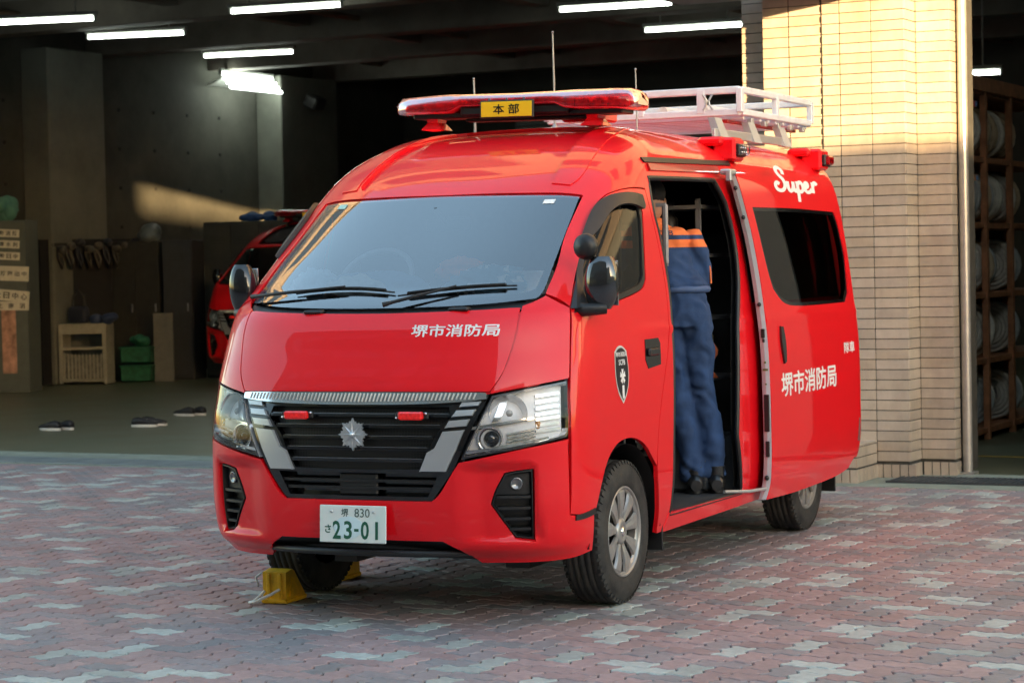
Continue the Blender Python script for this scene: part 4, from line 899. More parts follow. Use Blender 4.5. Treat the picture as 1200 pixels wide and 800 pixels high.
# boots
for s, base in ((1, Vector((.70, 1.45, .368))+rv*.115), (-1, Vector((.70, 1.45, .368))+rv*.005)):
    bt = MB(); secs = []
    for t, w_, h_ in ((-.085, .030, .06), (-.07, .040, .085), (-.02, .044, .10), (.05, .045, .09), (.11, .048, .065), (.16, .044, .05), (.185, .028, .03)):
        c = base+fv*t; secs.append([tuple(c+rv*(w_*math.cos(a))+zv*(max(0, .012+h_*.5+h_*.5*math.sin(a))) -PO) for a in np.linspace(0, 2*math.pi, 13)[:-1]])
    bt.loft(secs); bt.tube([base-fv*.01+zv*.05-PO, base-fv*.01+zv*.14-PO], [.05, .052], 12); bo = bt.build('boot', mat('boot_black', (.012, .012, .013), .3, coat=.3), person)
    so = MB(); so.loft([[tuple(base+fv*(.05+.135*math.cos(a))+rv*(.047*math.sin(a))+zv*h_-PO) for a in np.linspace(0, 2*math.pi, 17)[:-1]] for h_ in (.001, .018)]); so.build('sole', blk, bo)
# orange cloth / bag hanging beyond the hip
rag = thing('cloth', 'orange cloth hanging beside the navy trousers in the van doorway', 'cloth', vw((.70, 1.70, 1.06)), VAN_ROT)
mb = MB(); n_ = 8; vs_ = []; fs_ = []
for i in range(n_+1):
    for j in range(4):
        z = .10-.20*i/n_; wv = .012*math.sin(i*1.1+j*1.6); q = rv*((j-1.5)*.028*(1+.3*math.sin(i*.9)))+Vector((wv, 0, z)); vs_.append(tuple(q))
for i in range(n_):
    for j in range(3): a = i*4+j; fs_.append((a, a+1, a+5, a+4))
mb.add(vs_, fs_, True); solid(mb.build('cloth_sheet', orange, rag), .008)
# ------------------------------------------------------------------ things lying on the dashboard
def crumple(name, label, cat, loc, size, m_, seed, m2=None, lumps=9):
    rnd = random.Random(seed); t = thing(name, label, cat, vw(loc), VAN_ROT); mb = MB()
    from mathutils import noise
    n, m = 34, 20; vs_ = []
    for i in range(m+1):
        th = math.pi*i/m
        for k in range(n):
            a = 2*math.pi*k/n; d = Vector((math.sin(th)*math.cos(a), math.sin(th)*math.sin(a), math.cos(th)))
            r_ = 1+.30*noise.noise(d*2.3+Vector((seed, 0, 0)))+.20*noise.noise(d*6+Vector((0, seed, 0)))+.07*abs(noise.noise(d*14))
            vs_.append((d.x*size[0]/2*r_, d.y*size[1]/2*r_, max(0, d.z*size[2]*r_*.62+size[2]*.42)))
    fs_ = []; 
    for i in range(m):
        for k in range(n): fs_.append((i*n+k, (i+1)*n+k, (i+1)*n+(k+1) % n, i*n+(k+1) % n))
    mb.add(vs_, fs_, True)
    if m2:
        for idx in range(len(mb.f)):
            i, k = divmod(idx, n); 
            if rnd.random() < .5 and (k//4+i//3) % 3 == 0: mb.m[idx] = 1
    mb.build('bundle', [m_]+([m2] if m2 else []), t); return t
DZ = 1.452
c_ = crumple('work_clothes', 'blue grey work jacket crumpled on the dashboard below the orange glove bundle', 'clothes', (.36, -.37, DZ-.012), (.42, .20, .14), mat('cloth_teal', (.16, .32, .38), .8, bump=.4, bscale=30), 3, mat('cloth_pale', (.8, .82, .72), .8))
crumple('orange_vest', 'orange work vest folded on top of the dashboard clothes behind the windscreen', 'vest', (.22, -.35, DZ+.07), (.24, .13, .10), mat('vest_orange', (.95, .22, .06), .7), 5)
crumple('cotton_gloves', 'pair of off-white cotton gloves lying on the dashboard left of centre', 'gloves', (-.30, -.42, DZ-.006-.006), (.30, .13, .11), mat('cotton', (.75, .74, .66), .9, bump=.4, bscale=60), 8)
crumple('towel', 'pale blue towel crumpled in the corner of the dashboard by the steering wheel', 'towel', (-.54, -.36, DZ-.012), (.24, .16, .14), mat('towel_blue', (.6, .78, .88), .9), 12)
crumple('jacket', 'dark blue jacket laid along the dashboard behind the cotton gloves', 'jacket', (-.26, -.31, DZ-.02), (.60, .16, .13), mat('cloth_navy', (.16, .25, .38), .9), 15)
t = thing('carton', 'white cardboard box standing at the end of the dashboard by the door', 'box', vw((.57, -.33, DZ)), VAN_ROT+.1)
MB().box((0, 0, .055), (.17, .12, .11), bev=.004).build('box_body', mat('box_white', (.7, .7, .66), .6), t)
# ------------------------------------------------------------------ wheel chocks
yel = mat('chock_yellow', (.80, .44, .003), .5, var=.15, scale=20, bump=.2, bscale=60)
def chock(label, loc, rz):
    t = thing('wheel_chock', label, 'wheel chock', loc, rz, 'yellow chocks at the front wheel'); w = .062
    side = [(-.09, 0), (-.09, .150), (-.02, .160), (.0, .148), (.115, .02), (.115, 0)]
    MB().prism(side, 1, -w, w).build('wedge', yel, t)
    for s in (-1, 1): MB().prism([(-.06, .03), (-.03, .12), (.07, .03)], 1, s*w, s*(w+.006)).build('rib', yel, t)
    for k in (-.03, .03): MB().box((-.092, k, .08), (.012, .02, .13), bev=.004).build('rib', yel, t)
    MB().box((.01, 0, .012), (.225, w*2+.01, .022), bev=.005).build('base', yel, t)
    return t
c1 = chock('yellow rubber chock with white rope wedged in front of the front wheel', vw((-.75, -.385, 0)), VAN_ROT+math.pi/2+.05)
MB().tube([(-.095, .05, .06), (-.12, .075, .03), (-.12, .10, .012), (-.14, .11, .01), (-.15, .08, .012), (-.15, .04, .03), (-.12, .0, .05), (-.095, -.03, .07)], .007, 6).tube([(-.12, .07, .09), (-.135, .075, .13), (-.12, .05, .15)], .006, 6).build('rope', mat('rope_white', (.75, .74, .7), .8), c1)
c2 = chock('yellow rubber chock in the shade behind the front wheel', vw((-.86, .40, 0)), VAN_ROT-math.pi/2)

# ================================================================== SETTING
def struct(name, mb, mats, parent=None): return mb.build(name, mats, parent, kind=None if parent else 'structure')
asphalt = mat('asphalt', (.06, .06, .062), .85, var=.25, scale=3, bump=.3, bscale=90)
struct('ground', MB().add([(-300, -300, -.04), (300, -300, -.04), (300, 300, -.04), (-300, 300, -.04)], [(0, 1, 2, 3)]), asphalt)
pave_base = mat('paving_joint', (.012, .011, .011), .9, var=.3, scale=30)
pave_far = mat('paving_far', (.17, .15, .15), .75, var=.0, scale=9, col2=(.26, .17, .16, 1))
pavement = struct('pavement', MB().add([(-14.2, -9.6, -.012), (9.6, -9.6, -.012), (9.6, 5.46, -.012), (-14.2, 5.46, -.012)], [(0, 1, 2, 3)]), pave_base)
MB().add([(-40, -17, -.018), (40, -17, -.018), (40, 5.46, -.018), (-40, 5.46, -.018)], [(0, 1, 2, 3)]).build('far_paving', pave_far, pavement)
pc = [mat('paver_%s' % n, c, .62, var=.15, scale=26, bump=.3, bscale=160, rvar=.12, world=True, dirt=.14) for n, c in (('rose', (.32, .235, .235)), ('brick', (.275, .20, .20)), ('mauve', (.245, .22, .23)), ('slate', (.21, .205, .215)), ('pale', (.385, .425, .405)), ('sage', (.30, .335, .32)))]
U = .1150; AMP = .125
def medge(a, b):
    """wavy paver edge between two neighbouring lattice points (open end)"""
    out = []
    for k in range(4):
        t = k/4; x = a[0]+(b[0]-a[0])*t; y = a[1]+(b[1]-a[1])*t
        lo = min(a, b); tt = t if a == lo else 1-t; w = AMP*math.sin(2*math.pi*tt)
        if a[0] != b[0]: y += w
        else: x -= w
        out.append((x, y))
    return out
def paver_shape(w, h):
    P = []
    P += [q for i in range(w) for q in medge((i, 0), (i+1, 0))]; P += [q for i in range(h) for q in medge((w, i), (w, i+1))]
    P += [q for i in range(w, 0, -1) for q in medge((i, h), (i-1, h))]; P += [q for i in range(h, 0, -1) for q in medge((0, i), (0, i-1))]
    return [(x*U, y*U) for x, y in P]
def inset(P, d):
    n = len(P); out = []
    for i in range(n):
        a = Vector(P[i-1]); b = Vector(P[i]); c = Vector(P[(i+1) % n]); t = (c-a).normalized(); out.append((b.x-t.y*d, b.y+t.x*d))
    return out
SH = {}
for key, (w, h) in (('h', (2, 1)), ('v', (1, 2)), ('s', (1, 1))):
    P = paver_shape(w, h); o1 = inset(P, .0030); o2 = inset(P, .0085); n = len(P)
    SH[key] = ([(x, y, -.013) for x, y in o1]+[(x, y, -.0060) for x, y in o1]+[(x, y, 0) for x, y in o2], [tuple(range(2*n, 3*n))]+[(i, (i+1) % n, n+(i+1) % n, n+i) for i in range(n)]+[(n+i, n+(i+1) % n, 2*n+(i+1) % n, 2*n+i) for i in range(n)])
cp = Vector(CAM_POS)
def in_view(x, y, m=.25):
    d = Vector((x, y, 0))-cp; z = d.dot(Fw)
    if z < 4: return False
    return abs(d.dot(R2))/z < (600/2632.36)+m/z*1.6 and -d.dot(U2)/z < 400/2632.36+.10 and y < 5.6
pl = []
rnd = random.Random(11)
OX, OY = .03, 5.46
for i in range(-150, 60):
    for j in range(-90, 0):
        x = OX+i*U; y = OY+j*U
        if not in_view(x+U/2, y+U/2, .5): continue
        d = (i+j) % 4
        if d == 0: pl.append((x, y, 'h'))
        elif d == 2 and j < -1: pl.append((x, y, 'v'))
        elif d == 2: pl.append((x, y, 's'))
def shade():
    r_ = rnd.random()
    return 0 if r_ < .25 else 1 if r_ < .40 else 2 if r_ < .62 else 3 if r_ < .70 else 4 if r_ < .89 else 5
pale_at = {}; q_ = []
for x, y, k in pl:
    c = shade(); cell = (round(x/U), round(y/U))
    if c > 3 and sum(pale_at.get((cell[0]+a, cell[1]+b), 0) for a in (-2, -1, 0, 1, 2) for b in (-2, -1, 0, 1, 2)) and rnd.random() < .6: c = rnd.randrange(4)
    if c > 3: pale_at[cell] = 1
    q_.append((x, y, k, c, rnd.uniform(-.0018, .0012)))
pl = q_
def near(p): d = Vector((p[0]+U, p[1]+U, 0))-cp; z = d.dot(Fw); a = abs(d.dot(R2))/z < .228 and abs(d.dot(U2))/z < .153; return (0 if a else 1, d.length)
pl.sort(key=near)
pmesh = {}
for k in 'hvs':
    for c in range(6):
        m_ = MB(); m_.add(*SH[k]); pmesh[k, c] = m_.mesh('paver', pc[c])
for x, y, k, c, dz in pl[:300]: link('paver', pmesh[k, c], pavement, (x, y, dz))
m_ = MB()
for x, y, k, c, dz in pl[300:]:
    m_.mi = c; V, Fc = SH[k]; m_.add([(a+x, b+y, z+dz) for a, b, z in V], Fc)
seen = {(round((x-OX)/U), round((y-OY)/U)) for x, y, k, c, dz in pl}
for i in range(-123, 83):
    for j in range(-130, 0):
        d = (i+j) % 4
        if (i, j) in seen or d not in (0, 2): continue
        k = 'h' if d == 0 else 'v' if j < -1 else 's'; V, Fc = SH[k]; n_ = len(V)//3; m_.mi = shade(); dz = rnd.uniform(-.0015, .001)
        m_.add([(a+OX+i*U, b+OY+j*U, dz) for a, b, z in V[n_:2*n_]], [tuple(range(n_))])
m_.build('paver_field', pc, pavement, kind='stuff')
# apron, gutter, garage floor
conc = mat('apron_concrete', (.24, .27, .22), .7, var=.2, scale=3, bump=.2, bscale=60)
struct('apron', MB().box((0, 5.98, -.10), (80, 1.04, .204)), conc)
gut = mat('gutter_cover', (.16, .19, .195), .5, var=.15, scale=4, bump=.1)
gm = MB()
for k in range(60): gm.box((-.8-.5*k-.25, 5.74, .006), (.494, .46, .012), bev=.003)
struct('gutter', gm, gut)
gr = thing('drain_grate', 'dark steel drain grate set in the concrete apron by the tiled pillar', 'drain grate', (.3, 5.93, .004))
gb = MB(); gb.box((3.0, -.19, .006), (6.0, .02, .014)); gb.box((3.0, .19, .006), (6.0, .02, .014)); gb.box((3, 0, -.001), (6, .38, .004)); gb.build('frame', mat('grate_frame', (.05, .055, .06), .5, .3), gr)
gb = MB()
for k in range(150): gb.box((.02+.04*k, 0, .008), (.014, .36, .014))
gb.build('bar', mat('grate_steel', (.10, .115, .125), .45, .5), gr, kind='stuff')
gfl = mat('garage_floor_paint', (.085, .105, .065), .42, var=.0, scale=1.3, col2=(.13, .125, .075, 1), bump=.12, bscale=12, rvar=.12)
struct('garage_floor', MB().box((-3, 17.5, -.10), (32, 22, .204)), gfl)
ln = MB().add([(.1, 7.86, .006), (6, 7.86, .006), (6, 7.92, .006), (.1, 7.92, .006)], [(0, 1, 2, 3)]); struct('floor_line', ln, mat('line_yellow', (.7, .42, .06), .5))
# ---- fire station building
st = thing('fire_station', 'tiled fire station with open vehicle bays and dim concrete interior behind the van', 'building', (0, 6, 0))
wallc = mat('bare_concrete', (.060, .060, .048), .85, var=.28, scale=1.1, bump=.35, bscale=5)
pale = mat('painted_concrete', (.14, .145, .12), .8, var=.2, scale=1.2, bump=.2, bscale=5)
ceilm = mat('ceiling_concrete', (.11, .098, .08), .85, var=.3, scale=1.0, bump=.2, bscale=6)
def fb(name, x0, x1, y0, y1, z0, z1, m__, bev=0): return MB().box(((x0+x1)/2, (y0+y1)/2-6, (z0+z1)/2), (x1-x0, y1-y0, z1-z0), bev=bev).build(name, m__, st)
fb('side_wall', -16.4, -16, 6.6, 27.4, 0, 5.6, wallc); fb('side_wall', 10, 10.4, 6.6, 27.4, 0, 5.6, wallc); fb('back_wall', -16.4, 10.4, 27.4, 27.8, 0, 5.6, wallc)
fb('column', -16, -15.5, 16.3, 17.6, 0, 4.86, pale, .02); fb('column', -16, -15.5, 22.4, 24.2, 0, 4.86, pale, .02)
fb('column', -16, -15.5, 8.0, 9.2, 0, 4.86, pale, .02)
# form-tie dimples and board joints on the walls
dm = MB()
for i in range(22):
    for z in (.5, 1.1, 1.7, 2.3, 2.9, 3.5, 4.1): 
        y = 6.9+.9*i
        if not (16.1 < y < 17.8 or 22.2 < y < 24.4 or 7.8 < y < 9.4): dm.box((-15.995, y-6, z), (.012, .05, .05))
dm.build('tie_hole', mat('tie_dark', (.02, .02, .018), .9), st, kind='stuff')
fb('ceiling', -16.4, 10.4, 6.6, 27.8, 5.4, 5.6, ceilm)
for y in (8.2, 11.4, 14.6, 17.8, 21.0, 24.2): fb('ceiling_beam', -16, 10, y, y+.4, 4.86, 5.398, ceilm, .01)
for x in (-12.2, -8.4, -4.6, -.8, 4): fb('joist', x, x+.22, 6.62, 27.3, 5.05, 5.396, ceilm)
for i, (x, z) in enumerate(((-14.6, 5.1), (-11.2, 5.1), (-6.5, 5.12), (-3.2, 5.1))): MB().tube([(x, .8, z), (x, 20.8, z)], .045, 8).build('ceiling_pipe', mat('pipe_brown', (.12, .08, .05), .6), st)
MB().tube([(-15.9, 5.2, 5.1), (9.8, 5.2, 5.1)], .05, 8).tube([(-15.9, 12.2, 5.0), (9.8, 12.2, 5.0)], .04, 8).build('ceiling_pipe', MATS['pipe_brown'], st)
sb = fb('shutter', -13.6, -9.2, 27.3, 27.38, 0, 4.4, mat('shutter_frame', (.10, .105, .10), .6))
for k in range(34): MB().box((-11.4, 21.28, .08+.128*k), (4.3, .03, .112), bev=.01).build('shutter_slat', mat('shutter_grey', (.16, .175, .16), .5, var=.06), sb)
for x in (-8.6, -4.2, .2, 4.6): fb('back_post', x, x+.35, 27.0, 27.39, 0, 5.3, wallc)
# upper facade: rows of tiles as relief in the material (never closer than the frame's edge)
ft = bpy.data.materials.new('facade_tile'); ft.use_nodes = True; nt = ft.node_tree; b = nt.nodes['Principled BSDF']; L = nt.links.new
tcn = nt.nodes.new('ShaderNodeTexCoord'); sp = nt.nodes.new('ShaderNodeSeparateXYZ'); cb_ = nt.nodes.new('ShaderNodeCombineXYZ'); br = nt.nodes.new('ShaderNodeTexBrick')
L(tcn.outputs['Object'], sp.inputs[0]); ad = nt.nodes.new('ShaderNodeMath'); L(sp.outputs['X'], ad.inputs[0]); L(sp.outputs['Y'], ad.inputs[1]); L(ad.outputs[0], cb_.inputs[0]); L(sp.outputs['Z'], cb_.inputs[1]); L(cb_.outputs[0], br.inputs[0])
br.offset = 0; br.inputs['Scale'].default_value = 1; br.inputs['Brick Width'].default_value = .235; br.inputs['Row Height'].default_value = .0735; br.inputs['Mortar Size'].default_value = .004
br.inputs['Color1'].default_value = (.42, .35, .27, 1); br.inputs['Color2'].default_value = (.38, .32, .25, 1); br.inputs['Mortar'].default_value = (.07, .06, .055, 1)
L(br.outputs[0], b.inputs['Base Color']); b.inputs['Roughness'].default_value = .4
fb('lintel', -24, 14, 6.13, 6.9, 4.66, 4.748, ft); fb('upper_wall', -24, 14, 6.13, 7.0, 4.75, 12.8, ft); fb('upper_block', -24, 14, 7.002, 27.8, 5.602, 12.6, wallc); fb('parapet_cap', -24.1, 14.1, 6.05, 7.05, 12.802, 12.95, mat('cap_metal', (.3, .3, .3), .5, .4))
for x0_ in (-21, -16.5, -12, -7.5, -3, 1.5, 6): 
    for z0_ in (7.2, 10.6): w_ = fb('window', x0_, x0_+2.4, 6.10, 6.135, z0_, z0_+1.5, mat('window_frame_grey', (.25, .25, .25), .4, .5)); MB().box((x0_+1.2, .085, z0_+.75), (2.25, .02, 1.36)).build('pane', mat('window_pane', (.03, .04, .05), .08, coat=1), w_)
fb('shade_slab', -1.35, .32, 4.85, 6.128, 3.50, 3.66, mat('shade_slab_grey', (.3, .3, .3), .5))  # unseen slab added to cast the diagonal shade on the pillar's top left
# pillar
tl = [mat('tile_%s' % n, c, .33, var=.07, scale=9, bump=.12, bscale=40, rvar=.08, world=True, dirt=.12, stretch=(2.5, 2.5, .5)) for n, c in (('buff', (.40, .335, .265)), ('sand', (.43, .36, .285)), ('stone', (.37, .31, .25)), ('clay', (.39, .32, .245)), ('chalk', (.42, .355, .29)))]
joint = mat('tile_joint', (.055, .055, .05), .9, var=.2)
def pillar(x0, main=True):
    p = link('tiled_pillar', None, st, (x0, 0, 0))
    c = MB(); c.box((-.165, .45-.004, 2.37), (1.060, .684, 4.74)); c.box((-.17, .675, 2.372), (1.572, .615, 4.74)); c.build('core', joint, p)
    cols = [(-.70, -.50), (-.50, -.25), (-.25, -.11), (-.11, .125), (.125, .372)]
    H = .0735; G_ = .0055; z0 = .118; n = 62; T = .012; meshes = {}
    stuff = MB(); rn = random.Random(5)
    def tile(kind, cx, cy, cz, w, d, solo):
        ci = rn.randrange(5); h = H-G_
        if solo:
            k = (kind, ci)
            if k not in meshes: q = MB(); q.box((0, 0, 0), (w, d, h), bev=.002); meshes[k] = q.mesh('tile', tl[ci])
            link('tile', meshes[k], p, (cx, cy+rn.uniform(-.0006, .0006), cz))
        else: stuff.mi = ci; stuff.box((cx, cy, cz), (w, d, h))
    for r_ in range(n):
        z = z0+H*(r_+.5); vis = main and z < 3.52
        for i, (a, b_) in enumerate(cols):
            gp = .012 if i in (1, 2) and False else G_; tile('m%d' % i, (a+b_)/2+(.002 if i == 2 else 0), .10+T/2-.008, z, b_-a-gp-(.008 if i in (1, 2) else 0), T, vis)
        tile('r', .372-T/2+.002, .10+.135, z, T, .256, vis)
        tile('s', .502, .36+T/2-.008, z, .25-G_, T, False); tile('q', .625-T/2+.002, .43, z, T, .14, False); tile('l', -.833, .36+T/2-.008, z, .256, T, False)
    # footing course of upright tiles
    for cx, cy, w in [(-.69+.062*k, .102, .055) for k in range(18)]+[(.40+.062*k, .362, .055) for k in range(4)]: stuff.mi = 0; stuff.box((cx+.02, cy, .05), (w, T, .094))
    for cy in (.13, .19, .25, .31): stuff.box((.372, cy+.02, .05), (T, .054, .094))
    for cy in (.39, .45): stuff.box((.625, cy+.01, .05), (T, .054, .094))
    stuff.build('tile_course', tl, p, kind='stuff')
    j = MB()
    for r_ in range(n): j.box((-.25, .094, z0+H*(r_+.5)), (.012, .012, H*.55))
    j.build('joint_seal', mat('seal_black', (.01, .01, .01), .6), p, kind='stuff')
    # projecting footing block
    f = MB(); f.box((-.31, -.135, .13), (.86, .465, .25)); f.build('footing', joint, p)
    s2 = MB()
    for r_ in range(2):
        for k in range(4): s2.mi = k % 3; s2.box((-.63+.215*k, -.37, .145+.0735*r_), (.209, T, .066))
        for k in range(2): s2.mi = k; s2.box((.122, -.26+.225*k, .145+.0735*r_), (T, .219, .066))
    for k in range(14): s2.mi = k % 3; s2.box((-.70+.062*k, -.37, .05), (.055, T, .094))
    for k in range(8): s2.mi = k % 3; s2.box((.122, -.335+.058*k, .05), (T, .051, .094))
    s2.mi = 1; s2.box((-.31, -.135, .262), (.87, .475, .014), bev=.003); s2.build('footing_tile', tl, p, kind='stuff')
    MB().tube([(.675, .50, 0), (.675, .50, 4.74)], .036, 12).box((.675, .50, .01), (.12, .12, .02)).build('guide_post', mat('post_steel', (.45, .43, .40), .35, .6), p)
    return p
pillar(0)
MB().box((5.9, .32, 2.37), (8.3, .05, 4.74)).build('sun_block_shutter', mat('shutter_grey', (.16, .175, .16), .5, var=.06), st)  # unseen shutter added to keep the low sun off the hose rack
for x0_ in (-12.0, 9.0):
    fb('outer_pillar', x0_-.7, x0_+.4, 6.10, 7.0, 0, 4.748, ft)
# ---- lamps
tubem = mat('lit_tube', (.9, .95, .9), .4, var=0, emit=(.90, 1.0, .90, 1.9))
lamph = mat('lamp_housing', (.35, .36, .33), .5)
def lamp(a, b_, z, label, n=1, wall=False, rods=True):
    a = Vector(a); b_ = Vector(b_); c = (a+b_)/2; d = b_-a; Ln = d.length; rz = math.atan2(d.y, d.x)
    t = thing('tube_lamp', label, 'ceiling lamp', (c.x, c.y, z), rz, 'lit fluorescent lamps in the garage')
    MB().box((0, 0, .065), (Ln+.08, .12 if not wall else .05, .05), bev=.008).build('housing', lamph, t)
    for k in range(n):
        y = 0 if n == 1 else 0; zz = -.0-.075*k if wall else 0
        MB().tube([(-Ln/2, y-.06*k*wall, zz), (Ln/2, y-.06*k*wall, zz)], .026, 10).build('tube', tubem, t)
    for s in (-1, 1): MB().box((s*(Ln/2+.02), 0, .02), (.03, .05, .10), bev=.006).build('socket', lamph, t)
    if rods:
        for s in (-.35, .35): MB().tube([(s*Ln, 0, .08), (s*Ln, 0, 5.40-z)], .01, 6).build('rod', lamph, t)
    return t
lamp((-10.63, 13.85), (-9.19, 14.06), 4.8, 'fluorescent tube at the top of the picture above the cab, second row')
lamp((-14.22, 18.39), (-12.86, 18.69), 4.8, 'fluorescent tube nearest the multi-tube wall lamp')
lamp((-13.87, 15.17), (-12.56, 15.52), 4.8, 'fluorescent tube hanging above the pale concrete column')
lamp((-13.95, 12.97), (-12.42, 13.4), 4.8, 'leftmost fluorescent tube cut by the left edge of the picture')
lamp((-7.27, 16.26), (-5.83, 16.45), 4.8, 'fluorescent tube at the top of the picture above the red light bar')
lamp((-7.42, 19.28), (-6.04, 19.41), 4.8, 'fluorescent tube just left of the tiled pillar')
lamp((-3.35, 17.5), (-2.02, 17.63), 3.8, 'fluorescent tube showing beyond the hose rack right of the pillar')
lamp((2.2, 9.2), (3.6, 9.2), 4.8, 'unseen fluorescent tube added above the front end of the hose rack to brighten the bay'); lamp((2.2, 12.6), (3.6, 12.6), 4.8, 'unseen fluorescent tube added over the far end of the hose rack to brighten the bay')  # two extra lamps, added out of view to brighten the right bay
wl = lamp((-15.62, 20.84), (-15.62, 22.33), 4.78, 'bright multi-tube lamp mounted high on the concrete side wall', 4, True, False)
MB().box((0, .12, -.12), (1.55, .30, .02), M=Matrix.Rotation(R(-20), 4, 'X')).build('reflector', lamph, wl)
for x in (-10, -4, 2, 6):
    pass
# ---- hose rack in the right bay
rust = mat('rack_brown', (.34, .14, .06), .6, var=.3, scale=8)
hr_ = thing('hose_rack', 'brown steel rack holding rolled fire hoses in the bay right of the pillar', 'rack', (0, 8.75, 0))
ys = [0, .83, 1.66, 2.49, 3.3]
for y in ys:
    for x in (-.02, -.50): MB().box((x, y, 1.52), (.05, .06, 3.04)).build('post', rust, hr_)
LV = [.08, .68, 1.24, 1.84, 2.40, 2.98]
for z in LV: MB().box((-.26, 1.65, z), (.50, 3.36, .05), bev=.004).build('shelf', rust, hr_)
MB().box((-.535, 1.65, 1.5), (.02, 3.3, 3.0)).build('shade_backing', mat('rack_back_shade', (.012, .012, .012), .9), hr_)  # near-black sheet stands for the shade behind the open rack
MB().box((.005, 1.65, 3.04), (.04, 3.4, .12), bev=.004).build('top_beam', rust, hr_)
hosem = [mat('hose_%s' % n, c, .8, var=.15, scale=30, bump=.3, bscale=50) for n, c in (('canvas', (.52, .50, .43)), ('tan', (.40, .31, .20)), ('grey', (.32, .34, .33)))]
rn = random.Random(9); hm = {}
for ci in range(3):
    q = MB()
    for rr_ in (.075, .11, .145, .18, .215): q.lathe([(rr_-.016, -.028), (rr_+.010, -.030), (rr_+.016, 0), (rr_+.010, .030), (rr_-.016, .028)], 20, Matrix.Rotation(math.pi/2, 4, 'Z'))
    hm[ci, 0] = q.mesh('hose_coil', hosem[ci])
    q = MB(); q.lathe([(.0, -.02), (.035, -.024), (.04, 0), (.035, .024), (0, .02)], 12, Matrix.Rotation(math.pi/2, 4, 'Z')); hm[ci, 1] = q.mesh('hose_coupling', satin)
wh = {0: 'bottom shelf', 1: 'lower shelf', 2: 'middle shelf', 3: 'upper shelf', 4: 'top shelf'}
for li in range(5):
    for bay in range(3):
        nb = 6 if li in (3, 4) else rn.choice((3, 4, 5))
        for k in range(nb):
            if bay == 2 and k > 2: continue
            y = 8.75+ys[bay]+.10+.112*k; ci = rn.randrange(3) if li < 4 else (1 if rn.random() < .6 else 0)
            t = thing('hose_roll', '%s hose roll, %s from the pillar in the %s bay of the rack, %s' % (('off-white', 'tan', 'grey')[ci], ('first', 'second', 'third', 'fourth', 'fifth', 'sixth')[k], ('near', 'middle', 'far')[bay], wh[li]), 'hose roll', (-.25+rn.uniform(-.03, .03), y, LV[li]+.255), 0, 'rolled hoses on the rack')
            t.rotation_euler = (rn.uniform(0, 6), 0, rn.uniform(-.12, .12)) if 0 else (0, 0, rn.uniform(-.14, .14))
            link('hose_coil', hm[ci, 0], t); link('hose_coupling', hm[ci, 1], t)
lab = [mat('tag_red', (.65, .09, .09), .5), mat('tag_orange', (.7, .3, .08), .5), mat('tag_blue', (.15, .3, .6), .5)]
for z, c0 in ((2.86, 0), (2.24, 1)):
    o = MB().box((.012, .42, z), (.006, .16, .05)).build('shelf_tag', lab[c0], hr_); MB().box((.018, .47, z), (.006, .05, .04)).build('tag_mark', lab[2], o)
g = thing('gear_bag', 'yellow and black gear bag on the floor in the dim right-hand bay', 'bag', (-.1+.75, 12.6, 0), .3)
subd(MB().box((0, 0, .28), (.6, .4, .5), bev=.08).build('bag_body', mat('bag_mustard', (.25, .16, .02), .8), g))
# ---- left side objects
brd = thing('label_cabinet', 'grey steel cabinet at the left edge covered with white name plates', 'cabinet', (-14.95, 14.55, 0), .35)
MB().box((0, .25, 1.17), (.66, .5, 2.34), bev=.01).build('cabinet_body', mat('cabinet_green_grey', (.10, .115, .10), .5, var=.1), brd)
pmat = mat('plate_cream', (.62, .60, .50), .6); pk = mat('print_dark', (.03, .03, .03), .6, var=0)
def nplate(x, z, w_, h_, txt, rot=0., vert=False):
    o = MB().box((0, 0, 0), (w_, .012, h_)).build('name_plate', pmat, brd, loc=(x, -.008, z)); o.rotation_euler = (0, rot, 0)
    n = len(txt)
    for k, c in enumerate(txt):
        dx, dz = ((k-(n-1)/2)*w_/n*.95, 0) if not vert else (0, -(k-(n-1)/2)*h_/n*.95)
        s_ = min(w_ if vert else w_/n, h_/n if vert else h_)*.66
        text_flat('plate_character', c, Matrix.Translation((dx, -.0065, dz)) @ Matrix.Rotation(math.pi/2, 4, 'X'), s_, s_, pk, o, .02)
for z, t_ in ((2.17, '出動消防'), (2.02, '車庫水利'), (1.86, '活動日中')): nplate(.04, z, .40, .105, t_, .06)
nplate(.10, 1.62, .52, .20, '警防隊出中', .05); nplate(.10, 1.32, .52, .15, '大日中心', .10); nplate(.10, 1.18, .50, .12, '北南消', .02)
nplate(-.17, .78, .11, .52, '火災予防', 0, True)
MB().box((.06, -.008, .72), (.20, .010, .92), bev=.002).build('poster', mat('poster_pink', (.45, .25, .18), .6, var=.5, scale=6), brd)
t = thing('cloth_pile', 'green cloth thrown over the top of the labelled cabinet', 'cloth', (-14.95, 14.75, 2.34), .3)
mb = MB(); 
for i in range(9): mb.sphere((rn.uniform(-.22, .08), rn.uniform(-.15, .15), rn.uniform(.05, .25)), (rn.uniform(.08, .15), .12, rn.uniform(.06, .14)), 10, 7)
mb.build('fabric', mat('cloth_green', (.08, .22, .17), .9, bump=.3, bscale=20), t)
